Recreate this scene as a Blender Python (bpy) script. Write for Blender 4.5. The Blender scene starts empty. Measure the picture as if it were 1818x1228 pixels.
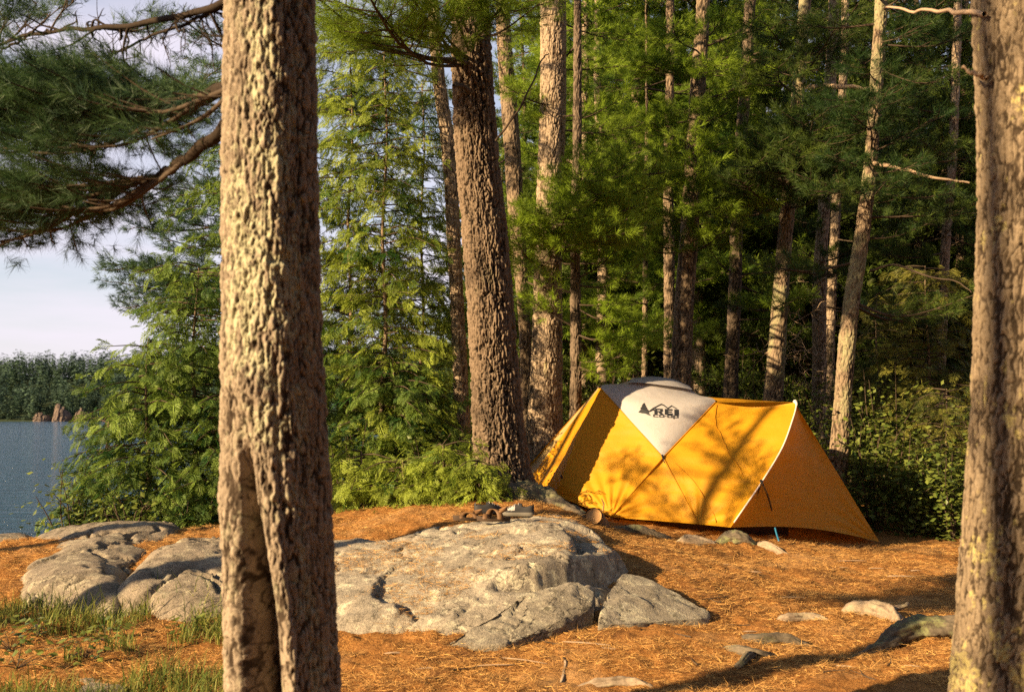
import bpy, bmesh, math
import numpy as np
from mathutils import Vector

# ------------------------------------------------------------------ camera, world, sun, exposure
sc = bpy.context.scene
COL = sc.collection
W0, H0, FPX = 1818.0, 1228.0, 1919.0
CAM_Z = 1.5
HORIZON = 738.0
PITCH = math.atan((HORIZON - H0 / 2) / FPX)
cam_d = bpy.data.cameras.new('camera')
cam = bpy.data.objects.new('camera', cam_d); COL.objects.link(cam)
cam.location = (0, 0, CAM_Z); cam.rotation_euler = (math.pi / 2 + PITCH, 0, 0)
cam_d.sensor_width = 36.0; cam_d.lens = 36.0 * FPX / W0
cam_d.clip_start = 0.05; cam_d.clip_end = 6000
cam_d.dof.use_dof = True; cam_d.dof.focus_distance = 10.8; cam_d.dof.aperture_fstop = 3.6
sc.camera = cam

SUN_EL, SUN_AZ = math.radians(20.5), math.radians(56)      # azimuth: from behind the camera towards its left
SUN_DIR = Vector((-math.sin(SUN_AZ) * math.cos(SUN_EL), -math.cos(SUN_AZ) * math.cos(SUN_EL), math.sin(SUN_EL)))
world = bpy.data.worlds.new("World"); sc.world = world; world.use_nodes = True
wn, wl = world.node_tree.nodes, world.node_tree.links
for n in list(wn): wn.remove(n)
w_out = wn.new('ShaderNodeOutputWorld'); w_bg = wn.new('ShaderNodeBackground')
w_sky = wn.new('ShaderNodeTexSky'); w_sky.sky_type = 'NISHITA'; w_sky.sun_disc = False
w_sky.sun_elevation = SUN_EL; w_sky.sun_rotation = math.atan2(SUN_DIR.x, SUN_DIR.y)
w_tc = wn.new('ShaderNodeTexCoord'); w_mp = wn.new('ShaderNodeMapping'); w_mp.inputs['Scale'].default_value = (1.6, 1.6, 9.0)
w_nz = wn.new('ShaderNodeTexNoise'); w_nz.inputs['Scale'].default_value = 1.5; w_nz.inputs['Detail'].default_value = 6; w_nz.inputs['Roughness'].default_value = 0.5
w_rp = wn.new('ShaderNodeValToRGB'); w_rp.color_ramp.elements[0].position = 0.36; w_rp.color_ramp.elements[1].position = 0.62
w_mx = wn.new('ShaderNodeMix'); w_mx.data_type = 'RGBA'
w_mx.inputs[7].default_value = (5.7, 5.2, 5.9, 1)
w_sc = wn.new('ShaderNodeMath'); w_sc.operation = 'MULTIPLY_ADD'; w_sc.inputs[1].default_value = 0.62; w_sc.inputs[2].default_value = 0.36
wl.new(w_tc.outputs['Generated'], w_mp.inputs['Vector']); wl.new(w_mp.outputs[0], w_nz.inputs['Vector'])
wl.new(w_nz.outputs['Fac'], w_rp.inputs['Fac']); wl.new(w_rp.outputs['Color'], w_sc.inputs[0]); 
w_sp = wn.new('ShaderNodeSeparateXYZ'); wl.new(w_tc.outputs['Generated'], w_sp.inputs[0])
w_el = wn.new('ShaderNodeMapRange'); w_el.inputs[1].default_value = .30; w_el.inputs[2].default_value = .62; w_el.inputs[3].default_value = 1.; w_el.inputs[4].default_value = .12; wl.new(w_sp.outputs[2], w_el.inputs[0])
w_ml = wn.new('ShaderNodeMath'); w_ml.operation = 'MULTIPLY'; wl.new(w_sc.outputs[0], w_ml.inputs[0]); wl.new(w_el.outputs[0], w_ml.inputs[1]); wl.new(w_ml.outputs[0], w_mx.inputs[0])
wl.new(w_sky.outputs[0], w_mx.inputs[6]); wl.new(w_mx.outputs[2], w_bg.inputs['Color'])
w_bg.inputs['Strength'].default_value = 0.05
wl.new(w_bg.outputs[0], w_out.inputs['Surface'])

sun_d = bpy.data.lights.new('sun', 'SUN'); sun_d.energy = 5.0; sun_d.angle = math.radians(0.53); sun_d.color = (1.0, 0.73, 0.41)
sun = bpy.data.objects.new('sun', sun_d); COL.objects.link(sun)
sun.rotation_euler = SUN_DIR.to_track_quat('Z', 'Y').to_euler()
sc.view_settings.view_transform = 'Standard'; sc.view_settings.look = 'None'
sc.view_settings.exposure = 1.78; sc.view_settings.gamma = 1.0
cy = sc.cycles
cy.max_bounces = 6; cy.diffuse_bounces = 3; cy.glossy_bounces = 3; cy.transmission_bounces = 3; cy.transparent_max_bounces = 4
cy.use_denoising = False
cy.sample_clamp_indirect = 3.0; cy.sample_clamp_direct = 6.0
cy.caustics_reflective = False; cy.caustics_refractive = False

# ------------------------------------------------------------------ helpers
def P(u, v, d):
    """world point of photo pixel (u, v) at depth d along the camera axis"""
    a = (u - W0 / 2) / FPX; b = (H0 / 2 - v) / FPX
    c, s = math.cos(PITCH), math.sin(PITCH)
    return np.array([d * a, d * (c - b * s), CAM_Z + d * (s + b * c)])
def PL(lst): return np.array([P(*p) for p in lst])

def sstep(a, b, x):
    t = np.clip((x - a) / (b - a), 0, 1); return t * t * (3 - 2 * t)
def nrm(v): return v / np.maximum(np.linalg.norm(v, axis=-1, keepdims=True), 1e-9)

def h3(ix, iy, iz, seed=0):
    h = (ix.astype(np.int64) * 374761393 + iy.astype(np.int64) * 668265263 + iz.astype(np.int64) * 2147483647 + seed * 974634777) & 0xffffffff
    h = ((h ^ (h >> 13)) * 1274126177) & 0xffffffff
    h = ((h ^ (h >> 16)) * 2246822519) & 0xffffffff
    return ((h ^ (h >> 15)) & 0xffffff) / float(0xffffff)
def vnoise(p, seed=0):
    i = np.floor(p); f = p - i; f = f * f * (3 - 2 * f); i = i.astype(np.int64)
    r = 0
    for dx in (0, 1):
        for dy in (0, 1):
            for dz in (0, 1):
                w = (f[:, 0] if dx else 1 - f[:, 0]) * (f[:, 1] if dy else 1 - f[:, 1]) * (f[:, 2] if dz else 1 - f[:, 2])
                r = r + w * h3(i[:, 0] + dx, i[:, 1] + dy, i[:, 2] + dz, seed)
    return r
def fbm(p, oct=4, seed=0, gain=.5):
    r = 0; a = 1; t = 0; q = np.array(p, float)
    for o in range(oct):
        r = r + a * vnoise(q, seed + o * 7); t += a; a *= gain; q = q * 2.03 + 17.3
    return r / t
def worley(p, seed=0, jit=.9):
    i = np.floor(p).astype(np.int64); n = len(p)
    f1 = np.full(n, 9.); f2 = np.full(n, 9.); idv = np.zeros(n)
    for dx in (-1, 0, 1):
        for dy in (-1, 0, 1):
            for dz in (-1, 0, 1):
                c = i + (dx, dy, dz)
                q = np.stack([c[:, k] + .5 + jit * (h3(c[:, 0], c[:, 1], c[:, 2], seed + k) - .5) for k in range(3)], 1)
                d = np.sqrt(((q - p) ** 2).sum(1))
                m = d < f1
                f2 = np.where(m, f1, np.minimum(f2, d)); f1 = np.where(m, d, f1)
                idv = np.where(m, h3(c[:, 0], c[:, 1], c[:, 2], seed + 9), idv)
    return f1, f2, idv
def facets(q, seed, tilt):
    """each Worley cell of the plan points q becomes a small tilted plane"""
    i = np.floor(q).astype(np.int64); f1 = np.full(len(q), 9.); z = np.zeros(len(q))
    for dx in (-1, 0, 1):
        for dy in (-1, 0, 1):
            c0, c1 = i[:, 0] + dx, i[:, 1] + dy
            ox = q[:, 0] - (c0 + .5 + .9 * (h3(c0, c1, c0 * 0, seed) - .5)); oy = q[:, 1] - (c1 + .5 + .9 * (h3(c0, c1, c0 * 0, seed + 1) - .5))
            d = np.hypot(ox, oy); m = d < f1; f1 = np.where(m, d, f1)
            z = np.where(m, (ox * (h3(c0, c1, c0 * 0, seed + 2) - .5) + oy * (h3(c0, c1, c0 * 0, seed + 3) - .5)) * 2 * tilt + (h3(c0, c1, c0 * 0, seed + 4) - .5) * tilt * .5, z)
    return z

class Geo:
    def __init__(s): s.V = []; s.L = []; s.N = []; s.M = []; s.A = []; s.S = []; s.n = 0
    def add(s, V, F, mat=0, attr=0., smooth=True):
        V = np.asarray(V, float).reshape(-1, 3); F = np.asarray(F, np.int64)
        if len(F) == 0: return
        s.V.append(V); s.L.append((F + s.n).ravel()); s.N.append(np.full(len(F), F.shape[1])); s.M.append(np.full(len(F), mat)); s.S.append(np.full(len(F), smooth))
        s.A.append(np.broadcast_to(np.asarray(attr, float), (len(V),))); s.n += len(V)
    def mesh(s, name, mats, attrs=None):
        me = bpy.data.meshes.new(name)
        V = np.concatenate(s.V); L = np.concatenate(s.L); N = np.concatenate(s.N)
        me.vertices.add(len(V)); me.vertices.foreach_set('co', V.astype(np.float32).ravel())
        me.loops.add(len(L)); me.loops.foreach_set('vertex_index', L.astype(np.int32))
        me.polygons.add(len(N)); st = np.concatenate([[0], np.cumsum(N)[:-1]])
        me.polygons.foreach_set('loop_start', st.astype(np.int32))
        me.polygons.foreach_set('material_index', np.concatenate(s.M).astype(np.int32))
        me.polygons.foreach_set('use_smooth', np.concatenate(s.S).astype(bool))
        at = dict(tint=np.concatenate(s.A)); at.update(attrs or {})
        for k, a in at.items():
            A = me.attributes.new(k, 'FLOAT', 'POINT'); A.data.foreach_set('value', np.asarray(a, np.float32))
        for m in mats: me.materials.append(m)
        me.update(calc_edges=True)
        return me
    def build(s, name, mats, parent=None, attrs=None):
        if not isinstance(mats, (list, tuple)): mats = [mats]
        return link(name, s.mesh(name, mats, attrs), parent)

def link(name, me, parent=None):
    o = bpy.data.objects.new(name, me); COL.objects.link(o)
    if parent is not None:
        o.parent = parent; o.matrix_parent_inverse.identity()
        o.location = -Vector(parent.location)          # meshes are made in world coordinates
    return o
def tag(o, label=None, cat=None, group=None, kind=None):
    if label: o['label'] = label
    if cat: o['category'] = cat
    if group: o['group'] = group
    if kind: o['kind'] = kind
    return o
def thing(name, loc, label, cat, group=None):
    o = bpy.data.objects.new(name, None); COL.objects.link(o); o.location = tuple(loc); o.empty_display_size = .2
    return tag(o, label, cat, group)

def gridF(nu, nv, closed=False):
    """quads of an nv x nu grid (rows of nu); closed wraps each row"""
    a = np.arange(nv - 1)[:, None] * nu; k = np.arange(nu if closed else nu - 1)[None, :]; k2 = (k + 1) % nu
    return np.stack([a + k, a + k2, a + nu + k2, a + nu + k], -1).reshape(-1, 4)
def tube(pts, rad, sides=6, cap=True, jitter=0., seed=1):
    pts = np.asarray(pts, float); n = len(pts); rad = np.broadcast_to(np.asarray(rad, float), (n,))
    t = nrm(np.gradient(pts, axis=0)); ref = np.array([0, 0, 1.]) if abs(t[0][2]) < .8 else np.array([1., 0, 0])
    a = nrm(np.cross(t, ref)); b = np.cross(t, a)
    th = np.arange(sides) * 2 * np.pi / sides
    R = rad[:, None] * np.ones(sides)
    if jitter:
        q = np.stack([np.cos(th)[None, :] + 0 * R, np.sin(th)[None, :] + 0 * R, np.arange(n)[:, None] * .35 + 0 * R], -1).reshape(-1, 3)
        R = R * (1 + jitter * (fbm(q * 1.3, 3, seed).reshape(R.shape) - .5) * 2)
    V = pts[:, None] + R[..., None] * (np.cos(th)[None, :, None] * a[:, None] + np.sin(th)[None, :, None] * b[:, None])
    V = V.reshape(-1, 3); F = gridF(sides, n, True)
    if cap:
        V = np.concatenate([V, pts[:1], pts[-1:]]); k = np.arange(sides); k2 = (k + 1) % sides
        c0, c1 = n * sides, n * sides + 1; o = (n - 1) * sides
        F = np.concatenate([F, np.stack([k2, k, np.full(sides, c0), np.full(sides, c0)], 1)[:, [0, 1, 2, 2]][:, :4], np.stack([o + k, o + k2, np.full(sides, c1), np.full(sides, c1)], 1)])
        # degenerate quads for the caps are turned into triangles below
    return V, F
def add_tube(g, pts, rad, sides=6, mat=0, attr=0., jitter=0., seed=1, cap=False):
    V, F = tube(pts, rad, sides, False, jitter, seed)
    g.add(V, F, mat, attr)
    if cap:
        n = len(pts); k = np.arange(sides)
        g.add(V[:sides], k[::-1][None, :], mat, attr, False); g.add(V[-sides:], k[None, :], mat, attr, False)
def spline(pts, n):
    """Catmull-Rom through pts"""
    p = np.asarray(pts, float); p = np.concatenate([2 * p[:1] - p[1:2], p, 2 * p[-1:] - p[-2:-1]])
    m = len(p) - 3; t = np.linspace(0, m, n); i = np.minimum(t.astype(int), m - 1); f = (t - i)[:, None]
    a, b, c, d = p[i], p[i + 1], p[i + 2], p[i + 3]
    return .5 * (2 * b + (c - a) * f + (2 * a - 5 * b + 4 * c - d) * f ** 2 + (3 * b - a - 3 * c + d) * f ** 3)
class TPS:
    def __init__(s, pts, lam=1e-4):
        p = np.asarray(pts, float); s.c = p[:, :2]; n = len(p)
        K = s.k(np.linalg.norm(s.c[:, None] - s.c[None], axis=-1)) + lam * np.eye(n)
        Q = np.concatenate([np.ones((n, 1)), s.c], 1)
        A = np.block([[K, Q], [Q.T, np.zeros((3, 3))]])
        s.w = np.linalg.solve(A, np.concatenate([p[:, 2], np.zeros(3)]))
    def k(s, r): return np.where(r > 1e-9, r * r * np.log(np.maximum(r, 1e-9)), 0)
    def __call__(s, x, y):
        x = np.asarray(x, float); sh = x.shape; q = np.stack([x.ravel(), np.asarray(y, float).ravel()], 1); out = np.zeros(len(q))
        for a in range(0, len(q), 40000):
            b = q[a:a + 40000]
            out[a:a + 40000] = s.k(np.linalg.norm(b[:, None] - s.c[None], axis=-1)) @ s.w[:-3] + s.w[-3] + b @ s.w[-2:]
        return out.reshape(sh)

# ------------------------------------------------------------------ materials
def mat(name, rough=.8, spec=.2):
    m = bpy.data.materials.new(name); m.use_nodes = True; nt = m.node_tree
    b = nt.nodes['Principled BSDF']; b.inputs['Roughness'].default_value = rough; b.inputs['Specular IOR Level'].default_value = spec
    return m, nt.nodes, nt.links, b
def c4(c): return (c[0], c[1], c[2], 1)
def noise_node(n, l, scale, detail=4, rough=.55, coord=None, dist=0.):
    x = n.new('ShaderNodeTexNoise'); x.inputs['Scale'].default_value = scale; x.inputs['Detail'].default_value = detail
    x.inputs['Roughness'].default_value = rough; x.inputs['Distortion'].default_value = dist
    if coord is not None: l.new(coord, x.inputs['Vector'])
    return x
def ramp(n, l, fac, stops):
    r = n.new('ShaderNodeValToRGB'); e = r.color_ramp.elements
    while len(e) < len(stops): e.new(.5)
    for k, (p, c) in enumerate(stops): e[k].position = p; e[k].color = c4(c) if not isinstance(c, float) else (c, c, c, 1)
    l.new(fac, r.inputs['Fac']); return r
def mixc(n, l, fac, a, b, mode='MIX'):
    m = n.new('ShaderNodeMix'); m.data_type = 'RGBA'; m.blend_type = mode
    for sock, v in ((m.inputs[0], fac), (m.inputs[6], a), (m.inputs[7], b)):
        if hasattr(v, 'is_linked'): l.new(v, sock)
        elif isinstance(v, (int, float)): sock.default_value = v
        else: sock.default_value = c4(v)
    return m.outputs[2]
def bump(n, l, b, h, strength=.5, dist=.01):
    x = n.new('ShaderNodeBump'); x.inputs['Strength'].default_value = strength; x.inputs['Distance'].default_value = dist
    l.new(h, x.inputs['Height']); l.new(x.outputs[0], b.inputs['Normal']); return x
def attrn(n, name):
    a = n.new('ShaderNodeAttribute'); a.attribute_name = name; return a.outputs['Fac']
def objco(n, sc_=None, l=None):
    t = n.new('ShaderNodeTexCoord')
    if sc_ is None: return t.outputs['Object']
    m = n.new('ShaderNodeMapping'); m.inputs['Scale'].default_value = sc_; l.new(t.outputs['Object'], m.inputs['Vector']); return m.outputs[0]

def leaf_mat(name, lo, hi, trans=.35, rough=.55):
    m, n, l, b = mat(name, rough, .25)
    r = ramp(n, l, attrn(n, 'tint'), [(0., lo), (.6, hi), (1., tuple(c * 1.35 for c in hi))])
    l.new(r.outputs[0], b.inputs['Base Color'])
    t = n.new('ShaderNodeBsdfTranslucent'); l.new(r.outputs[0], t.inputs['Color'])
    mx = n.new('ShaderNodeMixShader'); mx.inputs[0].default_value = trans
    l.new(b.outputs[0], mx.inputs[1]); l.new(t.outputs[0], mx.inputs[2]); l.new(mx.outputs[0], n['Material Output'].inputs['Surface'])
    return m
def bark_mat(name, crack, mid, light, lichen=(.38, .36, .17), lichen_amt=1., fine=90):
    m, n, l, b = mat(name, .9, .1)
    co = objco(n)
    n1 = noise_node(n, l, 9, 5, .6, co); n2 = noise_node(n, l, fine, 4, .65, co)
    cel = n.new('ShaderNodeMath'); cel.operation = 'MULTIPLY_ADD'; cel.inputs[1].default_value = .65; l.new(attrn(n, 'cell'), cel.inputs[0])
    h_ = n.new('ShaderNodeMath'); h_.operation = 'MULTIPLY'; h_.inputs[1].default_value = .55; l.new(n1.outputs['Fac'], h_.inputs[0]); l.new(h_.outputs[0], cel.inputs[2])
    col = mixc(n, l, cel.outputs[0], mid, light)
    col = mixc(n, l, ramp(n, l, attrn(n, 'tint'), [(.05, 0.), (.5, 1.)]).outputs[0], crack, col)
    col = mixc(n, l, ramp(n, l, n2.outputs['Fac'], [(.3, .62), (.7, 1.2)]).outputs[0], (0, 0, 0), col)
    lic = n.new('ShaderNodeMath'); lic.operation = 'MULTIPLY'; lic.inputs[1].default_value = lichen_amt
    l.new(attrn(n, 'lichen'), lic.inputs[0])
    n3 = noise_node(n, l, 45, 4, .7, co)
    lm = n.new('ShaderNodeMath'); lm.operation = 'MULTIPLY'
    l.new(lic.outputs[0], lm.inputs[0]); l.new(ramp(n, l, n3.outputs['Fac'], [(.38, .0), (.55, 1.)]).outputs[0], lm.inputs[1])
    col = mixc(n, l, lm.outputs[0], col, lichen)
    l.new(col, b.inputs['Base Color'])
    bump(n, l, b, n2.outputs['Fac'], .6, .006)
    return m
def simple_mat(name, c, c2=None, scale=30, rough=.7, spec=.2, bumps=.2, bd=.003):
    m, n, l, b = mat(name, rough, spec)
    co = objco(n); x = noise_node(n, l, scale, 4, .6, co)
    l.new(mixc(n, l, x.outputs['Fac'], c, c2 or tuple(k * .7 for k in c)), b.inputs['Base Color'])
    if bumps: bump(n, l, b, x.outputs['Fac'], bumps, bd)
    return m
def fabric_mat(name, c, trans=.4, weave=900):
    m, n, l, b = mat(name, .6, .25)
    co = objco(n)
    x = noise_node(n, l, 3, 3, .5, co); y = noise_node(n, l, weave, 1, .5, co)
    col = mixc(n, l, x.outputs['Fac'], tuple(k * .92 for k in c), tuple(min(1, k * 1.06) for k in c))
    l.new(col, b.inputs['Base Color'])
    z = noise_node(n, l, 14, 4, .55, co, .4)
    bump(n, l, b, z.outputs['Fac'], .25, .02)
    t = n.new('ShaderNodeBsdfTranslucent'); l.new(col, t.inputs['Color'])
    mx = n.new('ShaderNodeMixShader'); mx.inputs[0].default_value = trans
    l.new(b.outputs[0], mx.inputs[1]); l.new(t.outputs[0], mx.inputs[2]); l.new(mx.outputs[0], n['Material Output'].inputs['Surface'])
    return m

M = {}
M['bark_near'] = bark_mat('scaly_bark', (.04, .028, .019), (.125, .097, .072), (.27, .218, .163), (.30, .285, .19), 1.)
M['bark_right'] = bark_mat('rough_bark', (.04, .028, .018), (.12, .088, .057), (.20, .154, .104), (.28, .235, .10), 1.)
M['bark_big'] = bark_mat('furrowed_bark', (.022, .016, .011), (.10, .071, .049), (.185, .136, .093), (.18, .18, .10), 1., 60)
M['bark_mid'] = bark_mat('pine_bark', (.05, .035, .024), (.15, .108, .072), (.24, .178, .12), (.22, .205, .115), 1., 50)
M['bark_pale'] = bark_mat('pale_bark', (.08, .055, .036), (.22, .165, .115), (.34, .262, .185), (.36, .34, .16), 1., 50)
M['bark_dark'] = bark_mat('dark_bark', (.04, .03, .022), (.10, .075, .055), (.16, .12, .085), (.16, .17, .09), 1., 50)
M['limb'] = bark_mat('shade_toned_limb', (.012, .009, .007), (.024, .017, .012), (.042, .030, .021), (.1, .1, .06), 1., 50)  # dark tone holds the shade of the foliage hanging above these limbs
M['twig'] = simple_mat('twig_wood', (.075, .052, .035), (.04, .029, .02), 40, .9)
M['dead'] = simple_mat('dead_wood', (.36, .26, .17), (.22, .15, .10), 40, .9)
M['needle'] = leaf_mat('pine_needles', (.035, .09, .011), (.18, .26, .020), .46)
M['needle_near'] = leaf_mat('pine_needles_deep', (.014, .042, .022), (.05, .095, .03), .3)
M['needle_dark'] = leaf_mat('pine_needles_shady', (.02, .05, .012), (.095, .135, .02), .42)  # shaded copy of the pine needles, the wood's gloom put in the colour
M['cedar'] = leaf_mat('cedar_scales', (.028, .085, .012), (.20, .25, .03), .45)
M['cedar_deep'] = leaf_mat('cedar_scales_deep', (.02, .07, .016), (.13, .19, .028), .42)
M['leaf'] = leaf_mat('broad_leaves', (.035, .07, .014), (.15, .18, .035), .4, .4)
M['hemlock'] = leaf_mat('hemlock_needles', (.04, .065, .013), (.17, .165, .03), .35)
M['far'] = leaf_mat('hazy_far_conifers', (.03, .062, .05), (.075, .125, .075), .15, .9)  # bluish lift in the colour stands in for haze over the lake

# ------------------------------------------------------------------ ground
GC = [(700, 1228, 5.7), (1200, 1228, 5.6), (1700, 1228, 5.6), (300, 1228, 5.7), (0, 1228, 5.7), (700, 1130, 6.75), (950, 1140, 6.6), (1265, 1098, 7.3), (1640, 980, 10.8),
      (1500, 1050, 8.5), (1700, 1080, 7.7), (1400, 972, 10.4), (1120, 942, 10.6), (1288, 952, 10.6), (930, 890, 10.4), (700, 910, 10.0), (560, 925, 10.0),
      (300, 940, 10.1), (130, 950, 10.0), (0, 965, 9.6), (200, 1200, 5.9), (300, 1085, 7.4), (60, 1075, 7.6), (1200, 1010, 8.5), (1130, 960, 9.7), (1000, 905, 9.9), (1560, 978, 11.0)]
gp = [tuple(P(*c)) for c in GC]
gp += [(-3, 2, 0), (0, 0, 0), (3, 2, 0), (0, 3, 0), (4, -3, 0), (-4, -3, -.1), (-3.2, 12, .1), (-1.5, 12.5, .35), (-4.5, 12.5, -.3), (-6, 9, -.1), (-6.5, 12, -.9), (-7, 6, -.2),
       (-3, 15, -.6), (-1, 15, .2), (0, 12.5, .55), (2, 12.5, .4), (3.5, 13, .2), (6, 12, .1), (8, 10, .1), (1, 16, .4), (4, 17, .3), (8, 16, .2), (0, 22, .2), (6, 24, .3), (14, 14, .2), (12, 24, .3),
       (-3, 20, -.9), (-6, 17, -1.8), (12, 4, 0), (10, -4, 0)]
g_tps = TPS(gp, 2e-3)
def gz(x, y):
    """smooth height of the ground"""
    x = np.asarray(x, float); y = np.asarray(y, float)
    r = np.maximum(np.abs(x - 2.5) - 9, 0) + np.maximum(np.abs(y - 9) - 12.5, 0)
    xc = np.clip(x, -7.5, 13); yc = np.clip(y, -4, 23.5)
    near = g_tps(xc, yc)
    far = .25 + .25 * np.sin(x * .13 + 1) * np.sin(y * .11)
    z = near + (far - near) * sstep(1, 14, r)
    coast = np.maximum(-8.5 - x, 0) * sstep(-30, 5, y) + np.maximum(-x - 4.5, 0) * .5 * sstep(10, 16, y) + np.maximum(y - 34 - .8 * np.maximum(x, -6), 0)
    return np.maximum(z - coast * .28, -4.0)
def gz1(x, y): return float(gz(np.array([x]), np.array([y]))[0])

def axis(dense, step, lo, hi, grow=1.12):
    a = list(np.arange(dense[0], dense[1], step)); s = step
    while a[-1] < hi: s *= grow; a.append(a[-1] + s)
    s = step; pre = []; x = dense[0]
    while x > lo: s *= grow; x -= s; pre.append(x)
    return np.array(pre[::-1] + a)
ax = axis((-5., 6.2), .028, -2500, 2500); ay = axis((5.0, 12.0), .028, -300, 2600)
X, Y = np.meshgrid(ax, ay)
Z = gz(X, Y)
q = np.stack([X.ravel(), Y.ravel(), 0 * X.ravel()], 1)
nearm = np.exp(-(np.maximum(np.abs(X - .6) - 6, 0) + np.maximum(np.abs(Y - 8) - 5, 0)) * .3)
det = (fbm(q * 2.2, 4, 3) - .5).reshape(X.shape) * .11 + (fbm(q * 14, 3, 5) - .5).reshape(X.shape) * .05 + (fbm(q * 45, 2, 6) - .5).reshape(X.shape) * .016
def gdet(x, y):
    q = np.stack([np.asarray(x, float).ravel(), np.asarray(y, float).ravel(), 0 * np.asarray(x, float).ravel()], 1)
    return (fbm(q * 2.2, 4, 3) - .5) * .11 + (fbm(q * 14, 3, 5) - .5) * .05 + (fbm(q * 45, 2, 6) - .5) * .016
Zd = Z + det * nearm
m, n, l, b = mat('needle_litter', .95, .05)
co = objco(n)
a1 = noise_node(n, l, 5, 6, .65, co); a2 = noise_node(n, l, 55, 5, .7, co, .6); a3 = noise_node(n, l, 1.3, 4, .6, co)
cl = ramp(n, l, a2.outputs['Fac'], [(.30, (.07, .03, .011)), (.5, (.28, .125, .034)), (.70, (.50, .27, .085))]).outputs[0]
cl = mixc(n, l, ramp(n, l, a1.outputs['Fac'], [(.35, 0.), (.6, 1.)]).outputs[0], mixc(n, l, .5, cl, (.16, .068, .024)), cl)
cl = mixc(n, l, ramp(n, l, a3.outputs['Fac'], [(.54, 0.), (.68, .65)]).outputs[0], cl, (.36, .22, .10))
cl = mixc(n, l, ramp(n, l, a3.outputs['Fac'], [(.30, .75), (.44, 0.)]).outputs[0], cl, (.13, .062, .028))
l.new(cl, b.inputs['Base Color']); bump(n, l, b, a2.outputs['Fac'], .9, .02)
g = Geo(); g.add(np.stack([X, Y, Zd], -1).reshape(-1, 3), gridF(len(ax), len(ay)))
tag(g.build('ground', m), kind='structure')
GROUND_MAT = m

# ------------------------------------------------------------------ lake and far shore
WATER_Z = -1.1
m, n, l, b = mat('lake_water', .10, .5)
b.inputs['Base Color'].default_value = (.02, .06, .11, 1)
b.inputs['IOR'].default_value = 1.333
co = objco(n, (.35, 1.4, 1), l)
a1 = noise_node(n, l, 1.1, 6, .65, co, .4)
bump(n, l, b, a1.outputs['Fac'], 1., .6)
g = Geo(); g.add([(-2500, 8, WATER_Z), (2500, 8, WATER_Z), (2500, 2590, WATER_Z), (-2500, 2590, WATER_Z)], [[0, 1, 2, 3]])
tag(g.build('water', m), kind='structure')

m, n, l, b = mat('far_slope', .95, .05)
co = objco(n); a1 = noise_node(n, l, .06, 5, .6, co)
l.new(mixc(n, l, a1.outputs['Fac'], (.02, .035, .018), (.05, .06, .03)), b.inputs['Base Color'])
def hill_z(x, y):
    q = np.stack([x.ravel(), y.ravel(), 0 * x.ravel()], 1)
    ridge = 20 + 8 * sstep(-230, -150, x) + 8 * sstep(-250, -420, x) + 12 * (fbm(q * .006, 3, 40).reshape(x.shape) - .5)
    shore = 495 + 30 * (fbm(q * np.array([.012, 0, 0]), 3, 41).reshape(x.shape) - .5) 
    return -3 + (ridge + 3) * sstep(0, 130, y - shore) + 2.2 * sstep(0, 6, y - shore)
hx = np.linspace(-900, 900, 240); hy = np.linspace(488, 800, 90)
HX, HY = np.meshgrid(hx, hy); HZ = hill_z(HX, HY)
g = Geo(); g.add(np.stack([HX, HY, HZ], -1).reshape(-1, 3), gridF(240, 90))
tag(g.build('hill', m), kind='structure')
rng = np.random.default_rng(5)
# far wood: one mass of conifers, each a ragged cone of leaf clumps
N = 4300
fx = rng.uniform(-420, 260, N); fy = 499 + rng.random(N) ** 1.05 * 165
fz = hill_z(fx, fy); ok = fz > -.9; fx, fy, fz = fx[ok], fy[ok], fz[ok]
g = Geo()
K = 170
for s in range(len(fx)):
    hgt = rng.uniform(9, 17) * (1.0 if rng.random() < .7 else .6); wd = hgt * rng.uniform(.10, .19); rnd = rng.random() < .5
    t = rng.power(1.5, K) if not rnd else rng.beta(2, 1.6, K)
    rr = wd * ((t) if not rnd else np.sqrt(np.maximum(0, 1 - (2 * t - 1) ** 2)) * 1.1) + .15
    zz = hgt * (1 - t) if not rnd else hgt * (.12 + .88 * (1 - t))
    a = rng.uniform(0, 6.28, K); k = np.sqrt(rng.uniform(.35, 1, K))
    C = np.stack([fx[s] + rr * k * np.cos(a), fy[s] + rr * k * np.sin(a), fz[s] + zz], 1)
    out = np.stack([np.cos(a), np.sin(a), rng.uniform(-.5, .3, K)], 1)
    sz = rng.uniform(.45, 1.05, (K, 1)) * hgt / 14
    sd = np.stack([-np.sin(a), np.cos(a), rng.uniform(-.3, .3, K)], 1)
    V = np.stack([C - sd * sz * .7, C + sd * sz * .7, C + out * sz * 1.5], 1)
    g.add(V.reshape(-1, 3), np.arange(3 * K).reshape(-1, 3), 0, np.repeat(np.clip(rng.normal(.45, .3) + rng.normal(0, .14, K), 0, 1), 3), False)
tag(g.build('far_forest', M['far']), 'dark green conifer wood covering the far shore across the lake', 'forest', kind='stuff')

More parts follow.
